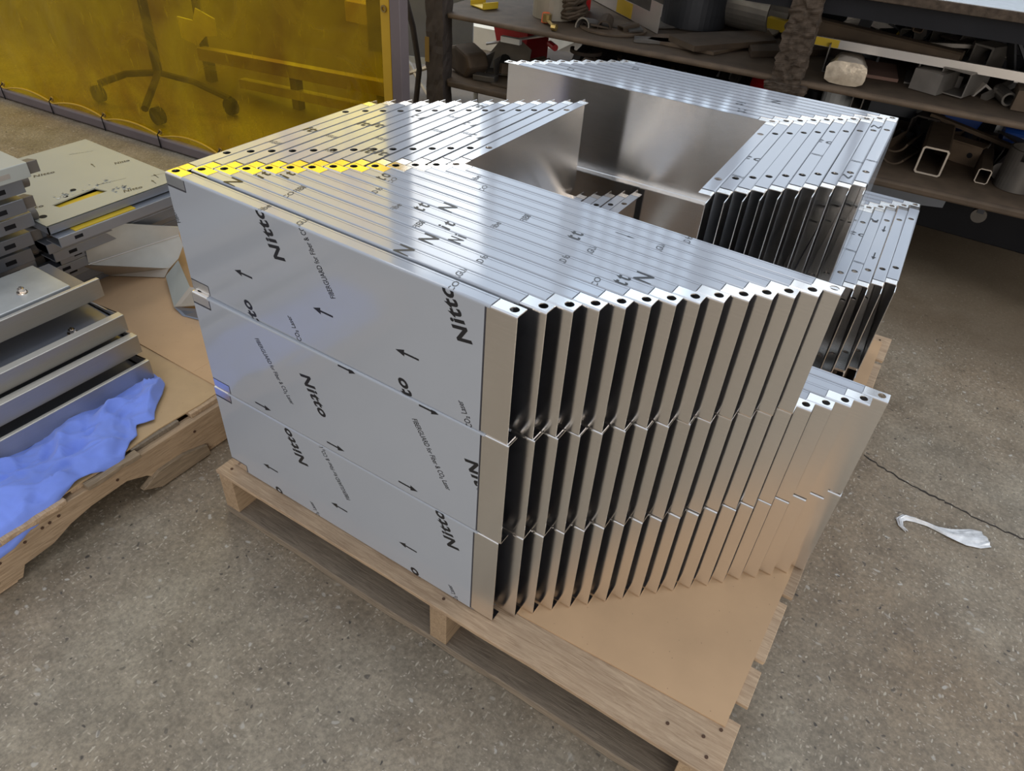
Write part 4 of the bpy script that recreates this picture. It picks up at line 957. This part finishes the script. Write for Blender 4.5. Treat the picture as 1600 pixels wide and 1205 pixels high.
off('pipe_ring',B().at((2.85,11.6,zS+.02)).tube(.32,.28,0,.38,24,'z',0,250),'darksteel',(2.85,11.6,zS),'curved dark pipe shell behind the plastic wrapped parcel','pipe')
pb=empty('wrapped_parcel',(3.05,10.3,zS),'brown parcel in crumpled clear plastic on the upper shelf edge','parcel')
vs=[];fs=[];nn=20
for i in range(9):
    t=i/8; w=.30-.10*t; hgt=.17-.05*t; 
    for q in range(nn):
        th=2*math.pi*q/nn; c,s=math.cos(th),math.sin(th); k=1/((abs(c)**4+abs(s)**4)**.25)
        j=1+.06*noise.noise(Vector((i*.9,q*.7,1)))
        vs.append((w*c*k*j, t*1.0-.1, .17+hgt*s*k*j))
for i in range(8):
    for q in range(nn): fs.append((i*nn+q,i*nn+(q+1)%nn,(i+1)*nn+(q+1)%nn,(i+1)*nn+q))
part('wrapped_body',B().at((2.95,9.92,zS),8).add(vs,fs+[tuple(range(8*nn,9*nn))]),'bag',pb,smooth=True)
part('shiny_end',B().at((2.95,9.92,zS),8).add([v for v in vs[:nn]]+[(0,-.12,.17)],[(q,(q+1)%nn,nn) for q in range(nn)]),'bagshine',pb)
off('primer_plate',B().prism([(3.1,10.6),(3.65,10.7),(3.45,11.7),(2.9,11.6)],zS,zS+.05,'z'),'redrust',(3.3,11.1,zS),'reddish brown plate beside the wrapped parcel','plate')
off('tee_bar',B().at((3.87,10.75,zS),6).prism([(-.13,0),(.13,0),(.13,.025),(.012,.025),(.012,.38),(-.012,.38),(-.012,.025),(-.13,.025)],0,.9,'y'),'offcut',(3.87,11,zS),'short T-shaped bar standing left of the square box end','bar')
off('grey_plate',B().at((4.2,11.3,zS),5).box(-.3,.3,-.3,.3,0,.20),'offcut',(4.2,11.3,zS),'flat grey steel block behind the square box end','block')
off('square_box_section',B().at((4.42,10.55,zS+.19),-18).rhs(.44,.36,.018,.8,'y',.015).at((4.08,10.45,zS),-18).box(-.24,.2,-.02,.6,0,.30),'offcut',(4.35,10.6,zS),'short square box section with bright edges, open to the front','tube')
off('vee_angle',B().at((4.80,11.0,zS+.16),30,35).prism([(0,-.22),(.03,-.22),(.03,.0),(.34,.03),(.34,.06),(0,.03)],-.1,.3,'y'),'bright',(4.8,11.0,zS),'bright V-shaped angle end on the upper shelf','angle')
for k,(x,y,rz,lab) in enumerate(((5.15,11.2,30,'ribbed grey bar leaning right of the bright V-shaped end'),(5.25,11.35,34,'second ribbed grey bar behind the first, right of the V-shaped end'))):
    off('ribbed_bar',B().at((x,y,zS+.14+.1*k),rz+30,-14).box(-.5,.3,-.05,.05,-.04,.04),'offcut',(x,y,zS),lab,'bar')
off('pipe_stub',B().at((5.15,10.85,zS+.10),-70).tube(.10,.07,-.25,.25,18,'x'),'offcut',(5.15,10.85,zS),'small open pipe stub under the ribbed grey bars','pipe')
off('thin_rod',B().at((5.3,11.0,zS+.3),6).box(-.1,1.2,-.02,.02,-.03,.03),'bright',(5.6,11.0,zS),'thin pale rod at the right edge of the upper shelf','rod')
off('small_carton',B().at((5.6,10.75,zS),5).box(-.32,.5,-.25,.35,0,.28).mat(1).box(-.1,.3,-.256,-.251,.04,.18),['rust','blue'],(5.6,10.75,zS),'brown box with a blue label at the right edge','box')
off('pipe_reducer',B().at((2.52,12.25,2.30)).tube(.36,.31,0,.55,28,'y',-20,200).at((2.62,12.4,2.62)).cyl(.30,0,.2,24,'y',.22),'bright',(2.55,12.3,zS),'polished round steel cap in the dark upper right of the rack','cap')
off('bracket_plate',B().prism([(2.75,2.55),(3.15,2.62),(3.12,3.05),(2.80,2.98),(2.98,2.75)],12.35,12.37,'y'),'bright',(2.9,12.36,2.5),'bright cut bracket plate right of the polished cap','bracket')
off('bracket_plate',B().prism([(3.20,2.72),(3.36,2.75),(3.38,3.05),(3.24,3.02)],12.35,12.37,'y'),'bright',(3.3,12.36,2.5),'narrow bright plate, second one right of the polished cap','bracket')
off('clamp',B().at((3.36,12.2,2.55)).tube(.13,.08,-.05,.05,14,'y',0,300).at((3.55,12.2,2.62)).tube(.12,.07,-.05,.05,14,'y',-80,100),'yellow',(3.4,12.2,2.4),'small yellow and silver clamp among the dark scrap','clamp')
for k,(x,y,z,L_,rz,ry,lab) in enumerate(((4.0,12.2,2.95,.9,-5,4,'dark flat bar just under the rack top, left one'),(4.7,12.2,2.86,.7,-8,5,'dark flat bar just under the rack top, right one'),(4.15,11.8,2.62,.7,12,-5,'thin pale rod end in the dark upper scrap'))):
    off('flat_bar',B().at((x,y,z),rz,ry).box(-L_/2,L_/2,-.05,.05,-.03,.03),'offcut',(x,y,z),lab,'bar')
off('channel_offcut',B().at((4.62,11.5,2.62),-25).prism([(-.16,-.22),(-.13,-.22),(-.13,.10),(.13,.10),(.13,-.22),(.16,-.22),(.16,.13),(-.16,.13)],0,.5,'y'),'offcut',(4.62,11.6,2.4),'inverted U-shaped channel end right of the box tube','channel')
dk=B()
off('dark_angle',B().at((5.05,11.7,2.75),25,65).prism([(-.5,-.08),(.5,-.08),(.5,-.05),(-.5,-.05)],-.15,.15,'y').at((5.1,11.7,2.75),10,50).box(-.5,.5,-.15,.15,0,.04),'darksteel',(5.05,11.7,2.5),'dark folded angle standing on end at the upper right','angle')
off('dark_wedge',B().at((5.6,11.6,2.30),0).prism([(-.45,0),(.3,0),(.55,.65),(.1,.85)],-.3,.4,'y'),'darksteel',(5.6,11.6,2.2),'dark folded sheet at the right edge under the rack top','sheet')
off('dark_scrap',B().at((3.2,12.6,zS+.02)).box(-.9,2.2,-.2,.3,0,.35).at((4.8,12.7,zS)).box(-.4,.8,-.2,.2,0,.55),'darksteel',(3.6,12.6,zS),'dark square bars lying at the back of the upper shelf','bars')

def scrap(name, mat, x,y,z,label,group,R):
    k=R.randrange(5); L_=R.uniform(.25,.7); w=R.uniform(.06,.16); b=B().at((x,y,z),R.uniform(-60,60),R.uniform(-18,18),R.uniform(-12,12))
    if k==0: b.prism([(-w,0),(w,0),(w,.02),(-w+.02,.02),(-w+.02,w*1.4),(-w,w*1.4)],0,L_,'y')
    elif k==1: b.rhs(w*1.7,w*1.5,.018,L_,'y',.02)
    elif k==2: b.tube(w,w*.82,0,L_,14,'y')
    elif k==3: b.prism([(-w*1.6,0),(w*1.3,-w*.4),(w*1.8,L_*.6),(-w*.3,L_)],0,.03,'z')
    else: b.prism([(-w,-w),(w,-w),(w,w),(w-.02,w),(w-.02,-w+.02),(-w+.02,-w+.02),(-w+.02,w),(-w,w)],0,L_,'y')
    o=thing(name,b,mat,(x,y,z),label,'offcut',group)
    SCR.setdefault((group,('angle offcut','box tube end','pipe end','plate offcut','channel offcut')[k]),[]).append((x,o,label)); return o
SCR={}
RS=random.Random(21)
NTH='first second third fourth fifth sixth seventh eighth ninth tenth eleventh twelfth thirteenth fourteenth'.split()
mats=['darksteel','rustdark','offcut','rust','darksteel','offcut']
for q in range(34):
    scrap('scrap_offcut',mats[q%6],2.7+RS.random()*3.6,11.55+RS.random()*.9,2.22+RS.random()*.62,'in the heap under the rack top','heap of offcuts under the rack top',RS)
for q in range(14):
    scrap('scrap_offcut',mats[q%6],3.7+RS.random()*2.6,11.6+RS.random()*.9,1.02+RS.random()*.22,'at the back of the lower shelf','offcuts at the back of the lower shelf',RS)
for q in range(9):
    scrap('scrap_offcut',['rust','offcut','rustdark'][q%3],-3.75+RS.random()*.9,9.75+RS.random()*.8,1.0+RS.random()*.2,'in the pile by the red bin','offcuts by the red bin',RS)
for q in range(7):
    scrap('scrap_offcut',['rust','offcut','rustdark'][q%3],-1.9+RS.random()*1.2,9.9+RS.random()*.5,2.17+RS.random()*.04,'around the slotted disc','offcuts around the disc',RS)
for (g,kd),L in SCR.items():
    L.sort(key=lambda t:t[0])
    for n_,(x,o,lb) in enumerate(L): o['label']='small dark %s, %s from the left %s'%(kd,NTH[n_],lb)
# --- lower shelf
zL=.96
# left side, by the brown post
off('yellowish_drum',B().at((-4.22,9.45,zL+.02),-20,8).prism([(-.30,0),(.34,0),(.48,.26),(.34,.46),(-.1,.50),(-.32,.38)],0,.5,'y'),'rust',(-3.9,9.7,zL),'dusty round-cornered casting by the brown rack post','casting',bev=.06)
off('slotted_angle',B().at((-4.0,10.4,zL+.42),28,-12).box(-.1,1.5,-.02,.10,0,.03).mat(1).box(.35,.5,.0,.06,.031,.036).box(1.0,1.15,.0,.06,.031,.036),['bright','black'],(-3.5,10.5,zL+.3),'slotted pale angle strip leaning towards the red bin','angle')
off('punched_plate',B().at((-3.35,10.05,zL),20,0,-28).prism([(-.45,0),(.4,0),(.42,.55),(.1,.75),(-.2,.72),(-.42,.4)],0,.03,'y').mat(1).at((-3.38,9.98,zL+.3),20,0,-28).cyl(.12,-.01,.0,12,'y'),['offcut','black'],(-3.35,10.05,zL),'grey-brown plate with cut out hole leaning on the lower shelf','plate')
off('small_block',B().at((-3.45,9.5,zL),12).box(-.28,.18,-.12,.12,0,.11),'offcut',(-3.45,9.5,zL),'small pale block near the lower shelf edge','block',bev=.015)
off('corner_plate',B().at((-2.95,9.55,zL),10).prism([(-.35,-.2),(.3,-.22),(.32,.2),(-.2,.25)],0,.03,'z').mat(1).cyl(.04,.03,.07,12,'z'),['rust','brass'],(-2.95,9.55,zL),'brown corner plate with a brass stud on the lower shelf','plate')
rb_=empty('red_bin',(-3.9,11.1,zL),'red sloped parts bin on the lower shelf','bin')
part('bin_shell',B().at((-3.86,10.98,zL),-6).prism([(-.28,-.0),(.36,0),(.42,.62),(.42,.66),(-.1,.66),(-.55,.98),(-.60,.94)],-.02,.02,'y').at((-3.86,10.98,zL),-6).box(.34,.38,0,.8,0,.62).box(-.28,.36,0,.8,0,.03).at((-3.86,11.78,zL),-6).box(-.28,.38,-.02,.02,0,.62),'red',rb_)
gb=B(); R=random.Random(4)
for q in range(9):
    gb.at((-3.75+R.uniform(-.25,.3),11.35+R.uniform(-.2,.3),zL+.72+R.uniform(-.1,.15)),R.uniform(0,180),R.uniform(-30,30)).box(-.12,.12,-.08,.08,-.06,.06)
off('glove_pair',gb,'black',(-3.4,11.1,zL+.6),'dark crumpled gloves piled in the red bin','gloves',bev=.03)
off('tube_stand',B().at((-4.0,9.9,0)).cyl(.05,-ZD,.70,10,'z').at((-4.0,9.9,.68),20).cyl(.04,0,.6,10,'x'),'galv',(-4.0,9.9,-ZD),'pale tube stand under the lower shelf by the brown post','stand')
off('grey_case',B().box(-2.9,-2.4,10.4,11.2,-ZD,.15),'offcut',(-2.65,10.8,-ZD),'grey case on the floor under the lower shelf','case')
# dark bars standing on the lower shelf (middle)
for k in range(9):
    x=-2.35+.42*k
    off('leaning_bar',B().at((x,11.6,zL+.5),15,18).box(-.07,.07,-1.2,1.0,-.10,.10),'rustdark' if k%2 else 'darksteel',(x,11.6,zL),'dark flat bar lying crosswise under the upper shelf, %s from the red bin'%ORD[k],'bar','dark bars on the lower shelf')
off('curved_bracket',B().at((-1.7,10.2,1.72)).tube(.32,.27,-.03,.03,20,'z',180,360),'rustdark',(-1.7,10.2,1.7),'dark curved handle hanging below the upper shelf, left one','handle','curved handles under the upper shelf')
off('curved_bracket',B().at((-.75,10.3,1.72)).tube(.32,.27,-.03,.03,20,'z',180,360),'rustdark',(-.75,10.3,1.7),'dark curved handle hanging below the upper shelf, right one','handle','curved handles under the upper shelf')
off('red_grip',B().at((-2.4,10.0,1.75),-40).cyl(.06,0,.3,10,'x'),'red',(-2.4,10,1.7),'red tool grip under the upper shelf edge','tool')
off('white_switch',B().at((-2.9,9.4,1.82),5).box(-.2,.2,-.05,.05,-.05,.05),'white',(-2.9,9.4,1.8),'small white box under the upper shelf edge','box')
chn=B(); R=random.Random(9)
for q in range(16):
    x=-.55+.11*q; chn.at((x,11.9+R.uniform(-.15,.15),1.28-.02*q+R.uniform(-.08,.08)),R.uniform(0,180),R.uniform(0,90)).tube(.10,.06,-.03,.03,10,'z')
off('chain_heap',chn,'brass',(.2,11.9,1.1),'heap of dark chain links under the upper shelf','chain')
off('white_bag',B().at((.55,12.4,1.2)).prism([(-.35,0),(.6,0),(.5,.22),(.1,.34),(-.25,.28)],0,.3,'y'),'white',(.6,12.5,1.1),'pale plastic bag behind the chain heap','bag')
off('ribbed_can',B().at((1.05,11.9,1.35),-8).cyl(.22,-.35,.1,20,'x').at((.9,11.9,1.35),-8).tube(.235,.2,-.1,-.04,20,'x'),'offcut',(1.0,11.9,1.1),'grey ribbed can left of the red can','can')
off('red_can',B().at((1.45,11.75,1.35),-8).cyl(.23,-.3,.25,24,'x').at((1.75,11.72,1.35),-8).cyl(.2,-.05,.02,20,'x'),'red',(1.45,11.75,1.1),'red can lying under the upper shelf left of the crusted post','can')
off('looped_cable',B().at((2.55,12.6,1.28)).tube(.42,.36,-.04,.04,26,'y',180,360),'black',(2.55,12.6,1),'thick black cable loop hanging right of the crusted post','cable')
off('pale_pot',B().at((2.55,12.85,1.25)).cyl(.30,-.2,.15,20,'z'),'white',(2.55,12.85,1.0),'pale round pot behind the black cable loop','pot')
off('small_box_tube',B().at((3.02,12.0,1.40),5).rhs(.20,.24,.02,.6,'y',.02),'offcut',(3.02,12.2,1.3),'small square tube end under the upper shelf, right of the cable loop','tube')
off('dark_sheet',B().prism([(3.2,12.4),(4.0,12.5),(3.8,12.9),(3.0,12.8)],1.2,1.5,'z'),'darksteel',(3.5,12.6,1.2),'dark folded sheet behind the small square tube end','sheet')
# right part of lower shelf
off('curved_shell',B().at((4.02,10.55,zL+.20),-12).tube(.22,.19,0,.9,18,'y',150,330).at((3.95,10.8,zL+.32),-8).tube(.22,.19,0,.9,18,'y',200,350),'rust',(3.95,10.8,zL),'pair of curved brown pipe shells left of the big box tube','shell')
def openend(w,h,t,L_,loc,rz,lab,cat='tube',m1='rust',c=.03,group=None):
    o=empty('box_tube',(loc[0],loc[1],loc[2]-h/2),lab,cat,group)
    part('tube_wall',B().at(loc,rz).rhs(w,h,t,L_,'y',c),m1,o)
    part('sawn_end',B().at((loc[0],loc[1],loc[2]),rz).rhs(w-.004,h-.004,t,.006,'y',c).at() if False else B().at(loc,rz).at(loc,rz).rhs(w-.002,h-.002,t,-.006,'y',c),'edge',o)
    return o
openend(.40,.44,.028,1.5,(4.60,10.40,zL+.22),3,'big square brown box tube with its open end facing forward',m1='rust')
openend(.20,.24,.016,1.6,(5.385,10.62,zL+.12),3,'small square brown box tube left of the upright pipe section',m1='rust')
off('upright_pipe',B().at((5.86,10.85,zL)).tube(.30,.27,0,.62,30,'z',-60,250).at((5.86,10.85,zL)).tube(.30,.27,0,.48,30,'z',250,300),'offcut',(5.86,10.85,zL),'wide pale pipe section standing upright at the right edge','pipe')
off('round_bar',B().at((5.62,11.1,zL+.14),80).cyl(.14,-.1,.9,20,'x'),'offcut',(5.7,11.5,zL),'thick round bar lying behind the upright pipe section','bar')
off('channel_piece',B().at((4.25,12.0,zL+.22),-6).rhs(.52,.46,.03,.4,'y',.08),'rustdark',(4.3,12.1,zL),'dark rounded channel piece behind the big box tube','channel')
hp_=empty('drilled_plate',(4.9,11.5,zL+.1),'brown angle plate with two drilled holes behind the big box tube','plate')
part('plate_body',B().at((4.9,11.45,zL+.16),-14).prism([(-.35,-.14),(.35,-.2),(.35,.14),(-.35,.16)],0,.03,'y').box(-.35,.35,0,.3,.14,.17),'rust',hp_)
for dx_ in (-.24,.20): part('drilled_hole',B().at((4.9,11.45,zL+.16),-14).at((4.9+dx_*.97,11.45-dx_*.24,zL+.16),-14).cyl(.045,-.006,-.001,14,'y'),'black',hp_)
off('long_strip',B().at((4.7,12.0,zL+.44),-20,4).box(-.45,1.1,-.06,.06,-.03,.03),'rust',(5,12,zL+.4),'long brown strip lying over the drilled plate','strip')
off('blue_bin',B().at((4.70,12.9,1.22),4).prism([(-.36,.05),(-.28,-.18),(.32,-.22),(.40,.08),(.40,.30),(-.40,.30)],0,.6,'y'),'blue',(4.7,13,1.0),'deep blue plastic bin under the upper shelf','bin',bev=.02)
off('white_clip',B().at((4.30,12.75,1.36),4).box(-.07,.09,-.03,.03,-.2,.12),'white',(4.3,12.75,1.2),'white clip at the left side of the blue bin','clip')
off('white_tag',B().at((5.40,12.8,1.30),14).box(-.08,.08,-.01,.01,-.11,.09),'white',(5.4,12.8,1.2),'small white tag right of the blue bin','tag')
off('pale_plug',B().at((4.0,12.75,1.34)).cyl(.09,-.05,.08,14,'x'),'white',(4,12.75,1.25),'small pale cap left of the blue bin','cap')
off('blue_can',B().at((5.85,12.7,1.22),10).cyl(.16,-.4,.3,18,'x'),'blue',(5.8,12.7,1.0),'dark blue can near the right edge under the upper shelf','can')
off('grey_bar',B().at((5.9,12.5,1.05),-12).box(-.8,.6,-.05,.05,-.05,.05),'offcut',(5.9,12.5,1.0),'grey bar below the dark blue can','bar')
# below the lower shelf
off('upright_sheet',B().prism([(3.2,.02),(5.05,.30),(5.06,.52),(3.2,.52)],11.0,11.08,'y'),'steelblue',(4.1,11,.02),'blue-grey steel panel on edge under the lower shelf','panel')
cs=empty('castor_fitting',(5.61,11.0,.05),'small round caster hanging below the lower shelf','caster')
part('wheel',B().at((5.61,11.0,.34)).cyl(.12,-.05,.05,18,'y'),'offcut',cs)
part('fork',B().at((5.61,11.0,.34)).box(-.05,.05,-.07,.07,.05,.45),'darksteel',cs)
off('dark_block',B().box(3.0,9.0,12.3,13.5,-ZD,.25),'black',(6,12.9,-ZD),'low black block on the floor under the rack','box',bev=.02)  # plain black block filling the space below the lower shelf
off('dark_hose',B().path([(-3.3,12.5,.5),(-2.2,12.2,.1),(-1.2,12.6,-.3),(0,12.2,-.35),(1.4,12.6,-.4)],.12,8),'black',(-1,12.4,-ZD),'dark hose lying on the floor under the rack','hose')
# between curtain post and rack: blue-grey cabinet side with hoses
off('blue_grey_board',B().at((-7.6,12.2,0),22).box(-1.1,1.6,0,.08,.15,4.0).mat(1).box(-1.1,1.6,-.02,.0,.0,.15),['steelblue','white'],(-7.4,12.3,0),'blue-grey board leaning behind the curtain post','board')
off('air_hose',B().path([(-5.9,9.6,3.6),(-5.75,9.6,2.6),(-5.4,9.6,1.6),(-5.25,9.6,.8),(-5.3,9.5,0),(-5.5,9.4,-ZD+.1)],.06,8),'rustdark',(-5.5,9.5,-ZD),'dark hose hanging beside the brown rack post','hose')
off('steel_trestle',B().path([(-6.6,10.2,.2),(-5.3,10.6,.75)],.05,6).path([(-6.4,10.5,.7),(-5.4,10.2,.0)],.05,6).path([(-6.3,10.2,.8),(-6.2,10.2,-ZD)],.05,6),'edge',(-6,10.3,-ZD),'small rusty trestle legs behind the curtain post','trestle')
off('pale_ledge',B().at((-9.6,17.5,0),5).box(-4,3,-1.0,2.2,-ZD,.0),'seat',(-9.6,17.5,-ZD),'pale low platform on the floor beyond the rack','platform')
off('light_floor_sheet',B().at((-9.8,24,0),5).box(-6,5,-3,2.5,-ZD,-.2),'galvy',(-9.8,24,-ZD),'pale blue-grey low plinth far beyond the rack','plinth')

# ================================================================= FLOOR LITTER
def wrap():
    bb=B(); P=[(5.88,3.98,.05),(5.83,3.90,.05),(5.92,3.82,.03),(5.83,3.99,.05),(5.93,4.03,.06),(6.08,4.05,.035),(6.22,4.08,.04),(6.36,4.10,.09),(6.50,4.13,.13),(6.63,4.18,.15),(6.70,4.22,.13)]
    spine=[(5.93,3.80,.025),(5.86,3.84,.035),(5.83,3.93,.05),(5.87,4.00,.055),(5.97,4.03,.04),(6.10,4.04,.03),(6.22,4.04,.045),(6.34,4.05,.10),(6.46,4.08,.14),(6.58,4.14,.16),(6.68,4.20,.13)]
    vs=[];fs=[];m_=9
    for i,(x,y,w) in enumerate(spine):
        a=spine[min(i+1,len(spine)-1)]; c=spine[max(i-1,0)]
        d=Vector((a[0]-c[0],a[1]-c[1],0)).normalized(); n=Vector((-d.y,d.x,0))
        for q in range(m_):
            t=q/(m_-1)-.5; zz=-ZD+.006+.035*abs(noise.noise(Vector((x*9+q*1.7,y*9,q))))+.02*(1-abs(2*t))
            p=Vector((x,y,0))+n*(t*2*w*.8)+d*(.03*noise.noise(Vector((q*2.1,i,4)))); vs.append((p.x,p.y,zz))
    for i in range(len(spine)-1):
        for q in range(m_-1): fs.append((i*m_+q,i*m_+q+1,(i+1)*m_+q+1,(i+1)*m_+q))
    return bb.add(vs,fs)
o=thing('plastic_scrap',wrap(),'wrap',(6.3,4.05,-ZD),'twisted scrap of clear stretch wrap lying on the concrete floor','plastic')
s=o.modifiers.new('thickness','SOLIDIFY'); s.thickness=.004*U
for o in bpy.data.objects:
    if '_b' in o: del o['_b']
